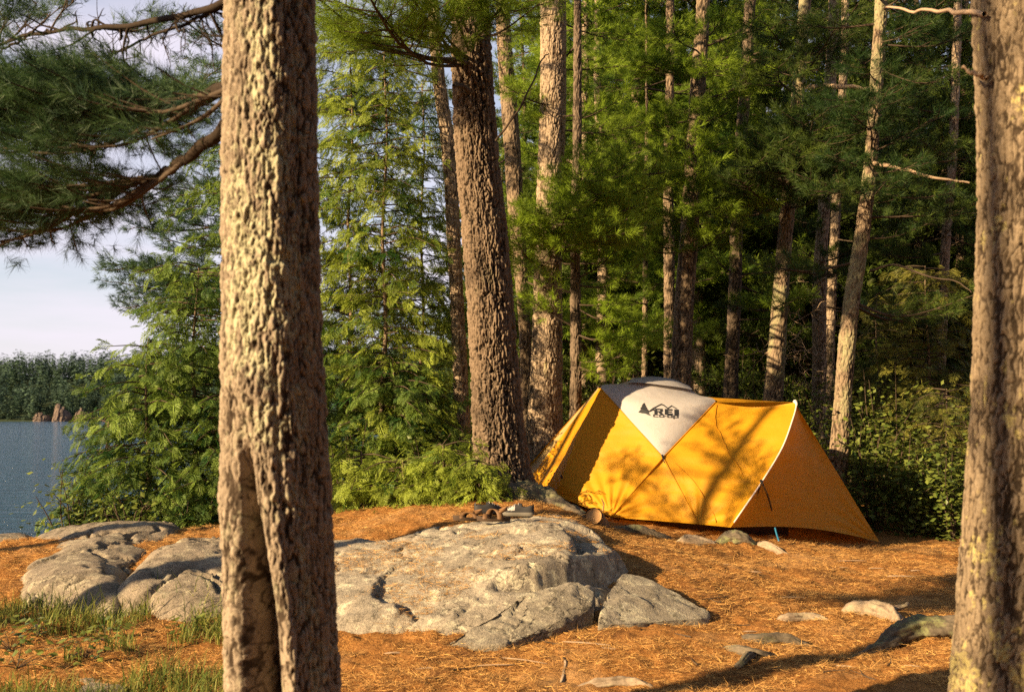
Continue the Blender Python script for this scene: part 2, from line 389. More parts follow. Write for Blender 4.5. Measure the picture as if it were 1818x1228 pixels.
# ------------------------------------------------------------------ rock
def rock_mat(name, c1, c2, lich, dark, la=.5):
    m, n, l, b = mat(name, .9, .15)
    co = objco(n)
    a1 = noise_node(n, l, 3.5, 6, .62, co); a2 = noise_node(n, l, 60, 5, .75, co); a3 = noise_node(n, l, 7.5, 7, .74, co, .6); a4 = noise_node(n, l, 13, 7, .78, co, .3)
    col = mixc(n, l, ramp(n, l, a1.outputs['Fac'], [(.35, 0.), (.65, 1.)]).outputs[0], c1, c2)
    col = mixc(n, l, ramp(n, l, a3.outputs['Fac'], [(.52, 0.), (.60, la)]).outputs[0], col, lich)
    col = mixc(n, l, ramp(n, l, a4.outputs['Fac'], [(.57, 0.), (.64, .8)]).outputs[0], col, dark)
    col = mixc(n, l, ramp(n, l, a2.outputs['Fac'], [(.3, .45), (.62, 1.)]).outputs[0], (.03, .027, .02), col)
    l.new(col, b.inputs['Base Color'])
    wv = noise_node(n, l, 5, 4, .6, co); vm = n.new('ShaderNodeVectorMath'); vm.operation = 'ADD'; l.new(co, vm.inputs[0]); vs = n.new('ShaderNodeVectorMath'); vs.operation = 'SCALE'; vs.inputs[3].default_value = .35; l.new(wv.outputs['Color'], vs.inputs[0]); l.new(vs.outputs[0], vm.inputs[1])
    vo = n.new('ShaderNodeTexVoronoi'); vo.feature = 'DISTANCE_TO_EDGE'; vo.inputs['Scale'].default_value = 2.6; l.new(vm.outputs[0], vo.inputs['Vector'])
    ck = ramp(n, l, vo.outputs['Distance'], [(.004, 1.), (.016, 0.)]).outputs[0]
    ckm = n.new('ShaderNodeMath'); ckm.operation = 'MULTIPLY'; l.new(ck, ckm.inputs[0]); l.new(ramp(n, l, a1.outputs['Fac'], [(.46, 0.), (.56, .9)]).outputs[0], ckm.inputs[1])
    col = mixc(n, l, ckm.outputs[0], col, (.03, .026, .02))
    a5 = noise_node(n, l, 150, 3, .7, co)
    col = mixc(n, l, ramp(n, l, a5.outputs['Fac'], [(.62, 0.), (.70, .7)]).outputs[0], col, (.06, .055, .045))
    col = mixc(n, l, ramp(n, l, a5.outputs['Fac'], [(.28, .5), (.36, 0.)]).outputs[0], col, (.6, .56, .48))
    l.new(col, b.inputs['Base Color'])
    bump(n, l, b, a2.outputs['Fac'], .8, .016)
    return m
M['rock'] = rock_mat('granite', (.36, .31, .24), (.23, .195, .15), (.56, .51, .37), (.055, .05, .036), .85)
M['rock_slab'] = rock_mat('granite_slab', (.30, .26, .20), (.20, .172, .13), (.48, .44, .32), (.065, .058, .035), .7)
M['rock_left'] = rock_mat('granite_brown', (.27, .22, .165), (.17, .14, .105), (.42, .37, .26), (.06, .05, .034), .65)
M['rock_pink'] = rock_mat('pink_granite', (.16, .115, .092), (.09, .068, .055), (.19, .15, .12), (.03, .03, .025), .5)

def poly_sd(x, y, poly):
    p = np.asarray(poly); d = np.full(x.shape, 1e9); ins = np.zeros(x.shape, bool)
    for a, b_ in zip(p, np.roll(p, -1, 0)):
        e = b_ - a; wx, wy = x - a[0], y - a[1]
        t = np.clip((wx * e[0] + wy * e[1]) / (e @ e), 0, 1)
        d = np.minimum(d, np.hypot(wx - t * e[0], wy - t * e[1]))
        c = ((a[1] <= y) & (b_[1] > y)) | ((b_[1] <= y) & (a[1] > y))
        with np.errstate(divide='ignore', invalid='ignore'):
            xi = a[0] + (y - a[1]) * e[0] / (e[1] if e[1] else 1e-9)
        ins ^= c & (x < xi)
    return np.where(ins, -d, d)
def outcrop(name, border, ctrl, mt, label, cat='rock', step=.022, amp=1., steps=(), seed=0, cracks=1., lift=0., fac=1.):
    bp = PL(border); cp = np.concatenate([PL(ctrl) + [0, 0, lift], bp]) if len(ctrl) else bp
    tp = TPS(cp, 1e-3)
    lo, hi = bp.min(0) - .35, bp.max(0) + .35
    xs = np.arange(lo[0], hi[0], step); ys = np.arange(lo[1], hi[1], step)
    X, Y = np.meshgrid(xs, ys)
    q = np.stack([X.ravel(), Y.ravel(), 0 * X.ravel()], 1)
    wob = ((fbm(q * 3, 4, seed + 1) - .5) * .10).reshape(X.shape)
    sd = poly_sd(X, Y, bp[:, :2]) + wob
    Z = tp(X, Y)
    zlo, zhi = cp[:, 2].min() - .1, cp[:, 2].max() + .08; Z = np.clip(Z, zlo, zhi)
    for (line, h, w, reach) in steps:
        lp = PL(line)[:, :2]
        dmin = np.full(X.shape, 1e9); sgn = np.zeros(X.shape)
        for a, b_ in zip(lp[:-1], lp[1:]):
            e = b_ - a; t = np.clip(((X - a[0]) * e[0] + (Y - a[1]) * e[1]) / (e @ e), 0, 1)
            dd = np.hypot(X - a[0] - t * e[0], Y - a[1] - t * e[1]); s = np.sign(e[0] * (Y - a[1]) - e[1] * (X - a[0]))
            m_ = dd < dmin; dmin = np.where(m_, dd, dmin); sgn = np.where(m_, s, sgn)
        sdl = dmin * sgn + wob * .35
        rmp = sstep(.0, .45, np.hypot(X - lp[0][0], Y - lp[0][1]))
        Z = Z + rmp * h * (sstep(-w, w, sdl) - .5) * np.exp(-(dmin / reach) ** 2)
        Z = Z - rmp * .05 * np.exp(-((sdl + w) / .035) ** 2)
    f1, f2, idv = worley(np.concatenate([q[:, :2] * 1.5 + (np.stack([fbm(q * 5, 4, seed + 3), fbm(q * 5, 4, seed + 4)], 1) - .5) * .55, 0 * q[:, :1] + seed], 1), seed)
    crack = (1 - sstep(0, .045, f2 - f1)).reshape(X.shape) * sstep(.42, .56, fbm(q * 1.6, 2, seed + 8)).reshape(X.shape)
    nz = ((fbm(q * 2.2, 5, seed) - .5) * .11 + (fbm(q * 9, 4, seed + 2) - .5) * .038 + (fbm(q * 38, 3, seed + 4) - .5) * .018).reshape(X.shape)
    f1b, f2b, idb = worley(np.concatenate([q[:, :2] * 7 + (fbm(q * 9, 3, seed + 5)[:, None] - .5), 0 * q[:, :1]], 1), seed + 20)
    nz = nz + (idb.reshape(X.shape) - .5) * .004
    wq = q[:, :2] + (np.stack([fbm(q * 4, 3, seed + 11), fbm(q * 4, 3, seed + 12)], 1) - .5) * .35
    nz = nz * .75 + fac * (facets(wq * 1.3, seed + 30, .035) + facets(wq * 4.0, seed + 40, .010)).reshape(X.shape)
    Z = Z + amp * nz - cracks * .035 * crack
    Z = Z - .42 * sstep(-.16, .3, sd) ** 1.3
    keep = (sd < .27)
    F = gridF(len(xs), len(ys)); k = keep.ravel(); F = F[k[F].all(1)]
    V = np.stack([X, Y, Z], -1).reshape(-1, 3)
    used = np.unique(F); mp = -np.ones(len(V), int); mp[used] = np.arange(len(used))
    g = Geo(); g.add(V[used], mp[F], 0, 0)
    o = g.build(name, mt); tag(o, label, cat)
    def surf(x, y):
        x = np.atleast_1d(np.asarray(x, float)); y = np.atleast_1d(np.asarray(y, float))
        i = np.clip((x - xs[0]) / step, 0, len(xs) - 2); j = np.clip((y - ys[0]) / step, 0, len(ys) - 2); a_, b_ = i.astype(int), j.astype(int); fx_, fy_ = i - a_, j - b_
        z_ = Z[b_, a_] * (1 - fx_) * (1 - fy_) + Z[b_, a_ + 1] * fx_ * (1 - fy_) + Z[b_ + 1, a_] * (1 - fx_) * fy_ + Z[b_ + 1, a_ + 1] * fx_ * fy_
        return np.where((x < xs[0]) | (x > xs[-1]) | (y < ys[0]) | (y > ys[-1]), -9., z_)
    return surf, o
def boulder(name, pts, mt, label, cat='rock', seed=0, amp=.03, sub=5, bev=.05, drop=.25, group=None):
    p = PL(pts); p = np.concatenate([p, p * [1, 1, 0] + np.stack([0 * p[:, 0], 0 * p[:, 0], p[:, 2] - drop], 1)])
    bm = bmesh.new()
    for v in p: bm.verts.new(v)
    r = bmesh.ops.convex_hull(bm, input=bm.verts)
    bmesh.ops.delete(bm, geom=[e for e in r['geom_interior'] if isinstance(e, bmesh.types.BMVert)], context='VERTS')
    bmesh.ops.bevel(bm, geom=list(bm.edges), offset=bev, segments=2, affect='EDGES', clamp_overlap=True)
    bmesh.ops.triangulate(bm, faces=bm.faces)
    for _ in range(7):
        lg = [e for e in bm.edges if e.calc_length() > .035]
        if not lg or len(bm.verts) > 40000: break
        bmesh.ops.subdivide_edges(bm, edges=lg, cuts=1); bmesh.ops.triangulate(bm, faces=[f for f in bm.faces if len(f.verts) > 3])
    for _ in range(2): bmesh.ops.smooth_vert(bm, verts=bm.verts, factor=.5, use_axis_x=True, use_axis_y=True, use_axis_z=True)
    bm.normal_update()
    V = np.array([v.co[:] for v in bm.verts]); Nn = np.array([v.normal[:] for v in bm.verts])
    F = np.array([[v.index for v in f.verts] for f in bm.faces]) if not bm.verts.index_update() else None
    bm.free()
    f1, f2, idv = worley(V * 4.5 + (fbm(V * 6, 3, seed + 3)[:, None] - .5), seed)
    d = (fbm(V * 3.0, 4, seed) - .5) * 1.6 * amp + (fbm(V * 12, 4, seed + 1) - .5) * amp * .8 + (fbm(V * 42, 3, seed + 2) - .5) * amp * .55 + facets(V[:, :2] * 4.2 + (fbm(V * 5, 3, seed + 5)[:, None] - .5) * .8, seed, amp * .8) - .5 * amp * (1 - sstep(0, .06, f2 - f1)) * (fbm(V * 4, 2, seed + 8) > .52)
    g = Geo(); g.add(V + Nn * d[:, None], F, 0, 0)
    o = g.build(name, mt); tag(o, label, cat, group); return o

rockz, _ = outcrop('granite_outcrop',
    [(430, 1100, 6.9), (600, 1112, 6.8), (700, 1110, 6.8), (800, 1122, 6.7), (900, 1110, 6.75), (985, 1068, 7.0), (1040, 1034, 7.35), (1105, 1012, 7.8), (1112, 992, 8.2), (1075, 955, 8.9), (1040, 920, 9.4),
     (960, 908, 9.6), (860, 926, 9.2), (760, 934, 9.1), (690, 950, 8.8), (600, 955, 8.9), (430, 960, 8.9)],
    [(600, 1030, 7.6), (700, 1010, 7.7), (800, 1000, 7.65), (900, 1040, 7.2), (900, 975, 7.75), (980, 975, 7.75), (1040, 990, 7.8), (800, 955, 8.3), (900, 938, 8.4), (1000, 942, 8.3), (1060, 965, 8.4), (960, 922, 9.0), (700, 965, 8.4)],
    M['rock'], 'big pale lichen-spotted granite outcrop with sandals and shoes on top', step=.017,
    steps=[([(852, 1062, 7.1), (880, 1040, 7.25), (950, 1030, 7.3), (1010, 1012, 7.45), (1060, 1000, 7.75), (1110, 985, 8.2)], .15, .03, .22),
           ([(1015, 1015, 7.5), (1020, 985, 7.9), (1000, 960, 8.2)], .09, .03, .3)], seed=3)
outcrop('granite_outcrop',
    [(25, 1062, 7.7), (110, 1082, 7.45), (200, 1088, 7.3), (245, 1066, 7.55), (230, 1020, 8.1), (280, 985, 8.8), (335, 950, 9.8), (320, 940, 10.7), (200, 944, 11.0), (110, 950, 11.0), (55, 968, 10.2), (30, 1010, 8.8)],
    [(110, 941, 9.75), (170, 935, 9.9), (240, 933, 9.9), (295, 939, 9.8), (130, 1000, 8.3), (160, 968, 8.9), (220, 962, 9.1), (110, 1035, 7.8), (190, 1045, 7.6), (265, 962, 9.3), (75, 1000, 8.5), (80, 962, 9.4)],
    M['rock_left'], 'long brown sloping granite hump beside the lake, left of the near trunk', seed=21, amp=.75, step=.02, fac=1.2, cracks=2.2, lift=.03)
outcrop('granite_outcrop',
    [(205, 1050, 7.5), (250, 1084, 7.3), (330, 1092, 7.2), (400, 1084, 7.3), (490, 1068, 7.5), (500, 990, 8.7), (410, 956, 9.5), (330, 956, 9.3), (262, 970, 8.7), (232, 1010, 8.0)],
    [(300, 975, 8.3), (350, 966, 8.5), (410, 967, 8.6), (320, 1020, 7.75), (390, 1020, 7.75), (275, 1010, 7.9), (340, 1056, 7.45), (455, 1010, 8.0), (430, 1050, 7.55)],
    M['rock_left'], 'blocky cracked granite hump partly hidden by the near trunk', seed=33, amp=.9, step=.018, fac=2.2, cracks=2., lift=.03)
outcrop('granite_outcrop',
    [(-110, 1052, 8.1), (10, 1054, 8.0), (40, 1012, 8.6), (72, 966, 9.8), (60, 948, 11.0), (-60, 952, 11.0), (-150, 990, 9.6)],
    [(-20, 1005, 8.8), (20, 968, 9.6), (35, 950, 10.0), (-40, 957, 10.0), (-70, 1010, 8.7)],
    M['rock_left'], 'low brown granite slope at the water edge with needles in its cracks', seed=45, amp=.7, step=.024, fac=1.6, cracks=1.5, lift=.0)
boulder('rock_slab', [(775, 1153, 6.45), (830, 1120, 6.65), (900, 1085, 6.9), (950, 1050, 7.1), (1020, 1030, 7.25), (1058, 1050, 7.2), (1050, 1078, 7.0), (1000, 1110, 6.8), (900, 1142, 6.5)],
        M['rock_slab'], 'low grey lichen-flecked slab leaning against the foot of the outcrop', seed=8, amp=.026)
boulder('boulder', [(1108, 1012, 7.75), (1140, 1022, 7.7), (1200, 1052, 7.55), (1262, 1086, 7.35), (1255, 1097, 7.25), (1170, 1092, 7.15), (1080, 1108, 6.9), (1060, 1112, 6.85), (1072, 1060, 7.2)],
        M['rock_slab'], 'pointed wedge of grey stone on the needles right of the outcrop', seed=14, amp=.016, bev=.02)
boulder('rock', [(95, 1206, 5.8), (160, 1195, 5.95), (250, 1215, 5.75), (230, 1250, 5.4), (120, 1245, 5.45)], M['rock_left'], 'flat pale stone low in the grass near the near trunk', seed=5, amp=.02)
boulder('rock', [(30, 1052, 7.7), (70, 1040, 7.85), (95, 1062, 7.6), (40, 1075, 7.45)], M['rock_left'], 'small grey stone beside the grassy patch below the long hump', seed=6, amp=.02)
# cliff on the far shore
for k, (a, b_, lab) in enumerate((((48, 750, 494), (86, 726, 497), 'low pink rock face at the left of the far shore cliffs'), ((84, 750, 495), (120, 715, 497), 'tallest pale pink cliff rising from the water on the far shore'), ((122, 750, 493), (162, 722, 497), 'pink cliff beside the drooping cedar on the far shore'))):
    p0, p1 = P(*a), P(*b_); w = p1[0] - p0[0]; h = p1[2] - p0[2]
    nx_, nz_ = 60, 30
    U, T = np.meshgrid(np.linspace(0, 1, nx_), np.linspace(0, 1, nz_))
    q = np.stack([U.ravel() * 9, T.ravel() * 3, 0 * U.ravel() + k * 9], 1)
    top = .5 + .7 * fbm(np.stack([U.ravel() * 5, 0 * U.ravel(), 0 * U.ravel() + k], 1), 3, 4).reshape(U.shape)
    f1, f2, idv = worley(q * [1, 1.6, 1] + 3, 50 + k)
    dep = (idv.reshape(U.shape) * 1.0 + 1.0 * fbm(q, 3, 60).reshape(U.shape))
    env = np.clip(np.sin(np.pi * U), 0, 1) ** .18
    Vv = np.stack([p0[0] + U * w, p0[1] + 6 * (1 - env) + dep + T * 3.5, p0[2] - 1.2 + T * h * np.round(top * 7) / 7 * np.minimum(1, env * 1.05) * 1.1], -1)
    g = Geo(); g.add(Vv.reshape(-1, 3), gridF(nx_, nz_), 0, 0, False)
    o = g.build('cliff', M['rock_pink']); tag(o, lab, 'cliff')

# ------------------------------------------------------------------ foliage generators
def frame_of(D, rng):
    r = rng.normal(size=D.shape); a = nrm(np.cross(D, r)); return a, np.cross(D, a)
def needles(g, Pt, D, tint, L=.1, Wd=.003, nper=26, shoot=.1, amin=.35, amax=1.15, rng=None, mat_i=0, droop=.08):
    Pt = np.asarray(Pt); D = nrm(np.asarray(D)); n = len(Pt)
    if n == 0: return
    a, b = frame_of(D, rng)
    ph = rng.uniform(0, 2 * np.pi, (n, nper)); t = rng.uniform(0, 1, (n, nper)); al = amax - (amax - amin) * t + rng.normal(0, .12, (n, nper))
    side = np.cos(ph)[..., None] * a[:, None] + np.sin(ph)[..., None] * b[:, None]
    nd = np.cos(al)[..., None] * D[:, None] + np.sin(al)[..., None] * side
    nd[..., 2] -= droop; nd = nrm(nd)
    base = Pt[:, None] + D[:, None] * (shoot * t)[..., None]
    ln = L * rng.uniform(.7, 1.12, (n, nper))[..., None]
    w = nrm(np.cross(nd, rng.normal(size=nd.shape))) * Wd * .5
    V = np.stack([base - w, base + w, base + nd * ln], 2).reshape(-1, 3)
    T = np.clip(np.broadcast_to(np.asarray(tint)[:, None, None], (n, nper, 3)) + rng.normal(0, .07, (n, nper, 1)), 0, 1).reshape(-1)
    g.add(V, np.arange(len(V)).reshape(-1, 3), mat_i, T, False)
def leaves(g, Pt, D, U, size, tint, rng, mat_i=0):
    n = len(Pt); D = nrm(D); S = nrm(np.cross(D, U)); size = np.asarray(size).reshape(-1, 1); Nn = np.cross(S, D)
    V = np.stack([Pt, Pt + D * size * .5 + S * size * .33 - Nn * size * .06, Pt + D * size, Pt + D * size * .5 - S * size * .33 - Nn * size * .06], 1)
    k = np.arange(n)[:, None] * 4
    g.add(V.reshape(-1, 3), np.concatenate([k + [0, 1, 2], k + [0, 2, 3]]), mat_i, np.repeat(tint, 4), False)

def pine_bough(tw, tufts, p0, p1, rng, r0=.03, dens=1., foliage_from=.25, width=.5, sub_len=None, rise=.12):
    """main limb p0->p1 with side branches; wood goes to geo tw, tuft positions to list tufts"""
    p0 = np.asarray(p0, float); p1 = np.asarray(p1, float); L = np.linalg.norm(p1 - p0)
    mid = (p0 + p1) / 2 + np.array([0, 0, -rise * L * .5]) + rng.normal(0, .04 * L, 3)
    pts = spline([p0, mid, p1], 10)
    add_tube(tw, pts, np.linspace(r0, r0 * .25, 10), 6, 1)
    d = nrm(p1 - p0); up = np.array([0, 0, 1.]); lat = nrm(np.cross(d, up)); upp = np.cross(lat, d)
    ns = max(5, int(L * 9 * dens))
    for k in range(ns):
        t = foliage_from + (1 - foliage_from) * (k + rng.uniform(0, .9)) / ns
        i = t * 9; j = min(int(i), 8); c = pts[j] + (pts[j + 1] - pts[j]) * (i - j)
        sgn = 1 if k % 2 else -1
        ln = (sub_len or width * L) * (1.08 - t * .75) * rng.uniform(.6, 1.15)
        ang = rng.uniform(.65, 1.1)
        dv = nrm(d * math.cos(ang) + sgn * lat * math.sin(ang) + upp * rng.normal(.12, .16))
        e = c + dv * ln + np.array([0, 0, rng.normal(.04, .05) * ln])
        m_ = (c + e) / 2 - upp * ln * .05
        sp = spline([c, m_, e], 5)
        add_tube(tw, sp, np.linspace(max(.004, r0 * .28), .003, 5), 4, 1)
        nt = max(3, int(ln / .05))
        s = np.linspace(.32, 1., nt) + rng.uniform(-.05, .05, nt)
        q = c + (e - c) * s[:, None] + rng.normal(0, .032, (nt, 3))
        dd = dv + rng.normal(0, .42, (nt, 3)) + upp * .28
        for a_, b_ in zip(q, dd): tufts.append((a_, b_))
        tufts.append((e, dv + upp * .3))
    tufts.append((p1, d + upp * .3))

def make_crown(name, boughs, rng, mats, L=.1, Wd=.003, nper=24, parent=None, tint_mu=.5, build=True, dens=1., width=.5, ff=.25, tint_sd=.2):
    tw = Geo(); tufts = []; tints = []
    for (p0, p1, r0) in boughs:
        k = len(tufts); pine_bough(tw, tufts, p0, p1, rng, r0, dens, ff, width)
        bt = rng.normal(tint_mu, tint_sd * .7)
        tints += list(np.clip(rng.normal(bt, tint_sd * .7, len(tufts) - k), 0, 1))
    Pt = np.array([t[0] for t in tufts]); D = np.array([t[1] for t in tufts])
    needles(tw, Pt, D, np.array(tints), L, Wd, nper, .1, rng=rng)
    return tw.build(name, mats, parent) if build else tw.mesh(name, mats)

def hermite(zs, vals, z):
    zs = np.asarray(zs, float); vals = np.asarray(vals, float); o = np.argsort(zs); zs, vals = zs[o], vals[o]
    m = np.gradient(vals, zs); i = np.clip(np.searchsorted(zs, z) - 1, 0, len(zs) - 2)
    h = zs[i + 1] - zs[i]; t = np.clip((z - zs[i]) / h, 0, 1)
    return (2 * t ** 3 - 3 * t ** 2 + 1) * vals[i] + (t ** 3 - 2 * t ** 2 + t) * h * m[i] + (-2 * t ** 3 + 3 * t ** 2) * vals[i + 1] + (t ** 3 - t ** 2) * h * m[i + 1]
def trunk(name, ctrl, mt, parent, z0, ztop, dz, zvis, nseg=64, cw=.045, st=3.2, amp=.012, seed=0, extra=None, lichen=None, amp2=.35, warp=1.0):
    """ctrl: rows (z, x, y, r). zvis: (lo, hi) range that gets rings every dz; outside coarser"""
    c = np.asarray(ctrl, float)
    zs = list(np.arange(zvis[0], zvis[1], dz)); z = zvis[0]; pre = []
    while z > z0: z -= dz * 4; pre.append(z)
    z = zs[-1]
    while z < ztop: z += max(dz * 10, .08); zs.append(z)
    zs = np.array(pre[::-1] + zs)
    cx, cyy, r = (hermite(c[:, 0], c[:, k], zs) for k in (1, 2, 3))
    cx = cx + .012 * np.sin(zs * 2.1 + seed) * (r / .2); r = np.maximum(r, .015)
    th = np.linspace(0, 2 * np.pi, nseg, endpoint=False)
    TH, ZZ = np.meshgrid(th, zs); R = r[:, None] * np.ones_like(TH); rm = float(np.median(r))
    dom = np.stack([(np.cos(TH) * R).ravel(), (np.sin(TH) * R).ravel(), ZZ.ravel()], 1)
    q = dom / np.array([cw, cw, cw * st]) + seed * 11.7
    wv = np.stack([fbm(dom * (.6 / cw) * [1, 1, .5] + k * 31 + seed, 3, seed + k) for k in range(3)], 1) - .5
    q = q + wv * warp * 2
    f1, f2, idv = worley(q, seed)
    e_ = f2 - f1
    plate = .78 * sstep(.03, .24, e_) + .22 * sstep(.0, .6, e_)
    q2 = dom / np.array([cw * .42, cw * .42, cw * st * .38]) + wv * 2.4 + seed
    g1, g2, idv2 = worley(q2, seed + 13)
    plate = plate * (.80 + .20 * sstep(.0, .14, g2 - g1)) 
    fine = fbm(dom / cw * [2.2, 2.2, 1.0], 4, seed + 5) - .5
    big = fbm(dom * [3, 3, 1.2], 3, seed + 6) - .5
    fur = np.abs(fbm(dom / np.array([cw * 2.6, cw * 2.6, cw * st * 2.4]) + wv * .9 + seed * 3.1, 3, seed + 21) - .5) * 2
    furr = 1 - sstep(.02, .20, fur)
    disp = amp * (plate * .9 - .65 + (idv - .5) * .6 + (idv2 - .5) * .5 - .75 * furr) + amp * amp2 * 2 * fine + rm * .10 * big
    hgt = np.clip(plate * .85 + .12 + fine * .5 - .45 * furr, 0, 1); cell = np.clip(.5 + (idv2 - .5) * .7 + (idv - .5) * .5, 0, 1)
    lic = np.zeros(len(dom))
    if lichen is not None: lic = lichen(TH.ravel(), ZZ.ravel(), dom, seed)
    disp = disp + lic * amp * .16 * (fbm(dom * 90, 3, seed + 9) - .2)
    RR = R.ravel() + disp
    if extra is not None: RR = RR + extra(TH.ravel(), ZZ.ravel(), R.ravel())
    V = np.stack([np.repeat(cx, nseg) + np.cos(TH).ravel() * RR, np.repeat(cyy, nseg) + np.sin(TH).ravel() * RR, ZZ.ravel()], 1)
    g = Geo(); g.add(V, gridF(nseg, len(zs), True), 0, hgt)
    return g.build(name, mt, parent, {'lichen': lic, 'cell': cell}), (lambda z: np.array([float(hermite(c[:, 0], c[:, 1], np.array([z]))[0]), float(hermite(c[:, 0], c[:, 2], np.array([z]))[0]), z])), (lambda z: float(hermite(c[:, 0], c[:, 3], np.array([z]))[0]))

def path_ctrl(rows, d, base=None, top=None):
    """rows (u, v, width px) -> (z, x, y, r) at depth d"""
    out = []
    for (u, v, w) in rows:
        p = P(u, v, d); out.append((p[2], p[0], p[1], w / 2 / FPX * d))
    return out

def lichen_patches(sc_=3., thr=.55, soft=.08, where=None):
    def f(th, z, dom, seed):
        v = sstep(thr - soft, thr + soft, fbm(dom * [sc_ * 1.6, sc_ * 1.6, sc_], 4, seed + 77))
        return v * (where(th, z) if where else 1.)
    return f

# --------- near trunk on the left, with its lake-side limbs
d = 3.75
t1 = thing('pine_tree', (P(494, 1228, d)[0], d, gz1(-.8, d)), 'thick scaly near pine trunk with a cleft foot and lakeward limbs', 'tree')
rows = [(505, 1560, 262), (499, 1400, 215), (498, 1228, 200), (496, 1050, 194), (493, 860, 189), (488, 600, 178), (481, 300, 166), (476, 0, 157), (470, -400, 150), (455, -1500, 125), (440, -3200, 70)]
ctrl = path_ctrl(rows, d)
zc = lambda v: P(494, v, d)[2]
def t1_extra(th, z, r):
    # th: angle, camera side is -pi/2 (3pi/2); cleft opens below v=640
    t0 = 1.5 * np.pi - .10 - .26 * sstep(zc(1250), zc(760), z)
    open_ = sstep(zc(720), zc(960), z)
    w = .11 + .24 * sstep(zc(760), zc(1200), z)
    dt = (th - t0 + np.pi) % (2 * np.pi) - np.pi
    cleft = -open_ * (.62 + .20 * sstep(zc(850), zc(1200), z)) * r * np.exp(-(dt / w) ** 4)
    lob = open_ * .07 * r * (np.exp(-((dt + .65) / .35) ** 2) + 1.1 * np.exp(-((dt - .50) / .18) ** 2))
    # swollen ridge that splits above the cleft
    v_ = .12 * r * np.exp(-((z - zc(690)) / .1) ** 2) * np.exp(-((dt - .1) / .35) ** 2)
    dt2 = (th - (t0 + .62) + np.pi) % (2 * np.pi) - np.pi
    seam = -.08 * r * sstep(zc(590), zc(660), z) * np.exp(-(dt2 / .07) ** 2)
    d0 = (th - 1.5 * np.pi + np.pi) % (2 * np.pi) - np.pi
    corner = r * (.05 * np.exp(-((d0 - .30) / .28) ** 2) - .16 * np.exp(-((d0 - 1.0) / .42) ** 2))  # hollow shaped so the trunk's right side turns into shade
    return cleft + lob + v_ + seam + corner
def t1_lich(th, z):
    dt = (th - 1.5 * np.pi + np.pi) % (2 * np.pi) - np.pi
    a = np.exp(-((z - zc(470)) / .36) ** 2) * np.exp(-((dt + .1) / .75) ** 2) + .8 * np.exp(-((z - zc(120)) / .18) ** 2) * np.exp(-((dt - .05) / .3) ** 2)
    return np.clip(.18 + 1.1 * a + .25 * np.exp(-((dt - .8) / .5) ** 2) + .5 * np.exp(-((z - zc(760)) / .12) ** 2) * np.exp(-((dt - .1) / .25) ** 2), 0, 1)
def lich1(th, z, dom, seed):
    v = .5 * fbm(dom * [16, 16, 9], 4, 7) + .5 * fbm(dom * [55, 55, 30], 3, 8); wv = t1_lich(th, z)
    return sstep(.60 - .26 * wv, .68 - .26 * wv, v) * np.clip(wv * 1.6, 0, 1)
_, t1c, t1r = trunk('trunk', ctrl, M['bark_near'], t1, zc(1560), zc(-3200), .0042, (zc(1290), zc(-60)), 320, .022, 5.2, .0085, 1, t1_extra, lich1, .9)
rng = np.random.default_rng(11)
# limbs towards the lake
def limb_tube(g, pts, r0, r1, n=40, sides=10, jit=.18, seed=1, mat_=0):
    p = spline(pts, n); q = p + (np.stack([fbm(np.stack([np.arange(n) * .4, 0 * p[:, 0] + k, 0 * p[:, 0] + seed], 1), 2, seed) for k in range(3)], 1) - .5) * .03
    q[0] = p[0]
    add_tube(g, q, np.linspace(r0, r1, n), sides, mat_, 0.5, jit, seed); return q
lw = Geo(); 
limb_pts = PL([(430, 205, 3.85), (385, 235, 3.95), (330, 283, 4.15), (285, 312, 4.35), (230, 330, 4.6), (150, 352, 4.95), (40, 372, 5.5), (-120, 395, 6.2)])
lq = limb_tube(lw, limb_pts, .025, .005, 90, 16, .32, 3)
lw.build('limb', M['limb'], t1, {'lichen': np.zeros(lw.n)})
lw = Geo()
lq2 = limb_tube(lw, PL([(430, 150, 3.85), (360, 175, 4.3), (290, 200, 4.9), (200, 215, 5.6), (90, 225, 6.3), (-80, 235, 7.1)]), .03, .010, 50, 8, .2, 5)
lw.build('limb', M['limb'], t1, {'lichen': np.zeros(lw.n)})
targets = [(330, 165, 5.0), (370, 135, 5.2), (250, 165, 5.5), (290, 130, 5.8), (190, 170, 5.9), (150, 150, 6.2), (90, 165, 6.3), (40, 150, 6.4), (20, 200, 6.2), (-60, 160, 6.6), (60, 215, 6.1), (120, 225, 6.0), (170, 245, 5.8), (340, 205, 5.0),
           (30, 290, 6.2), (90, 280, 6.3), (-30, 320, 6.4), (60, 340, 6.2), (20, 390, 6.4), (100, 360, 6.2), (-40, 410, 6.5), (50, 420, 6.3), (140, 330, 5.9), (110, 395, 6.1), (10, 345, 5.9), (-20, 250, 6.0), (-60, 280, 6.6), (220, 200, 6.0), (385, 170, 5.0), (60, 185, 6.6), (140, 195, 6.5), (280, 180, 5.3), (10, 435, 6.6), (-50, 370, 6.2), (190, 345, 5.9), (-10, 215, 6.7)]
d_lim = lambda u, v: abs(v - (395 - .45 * u)) < 26 and u > 120
targets = [(u_, v_, 3.95 + (d_ - 5.) * .65 if k_ % 5 != 1 else d_ + 1.5) for k_, (u_, v_, d_) in enumerate(targets)]
tw = Geo(); tufts = []
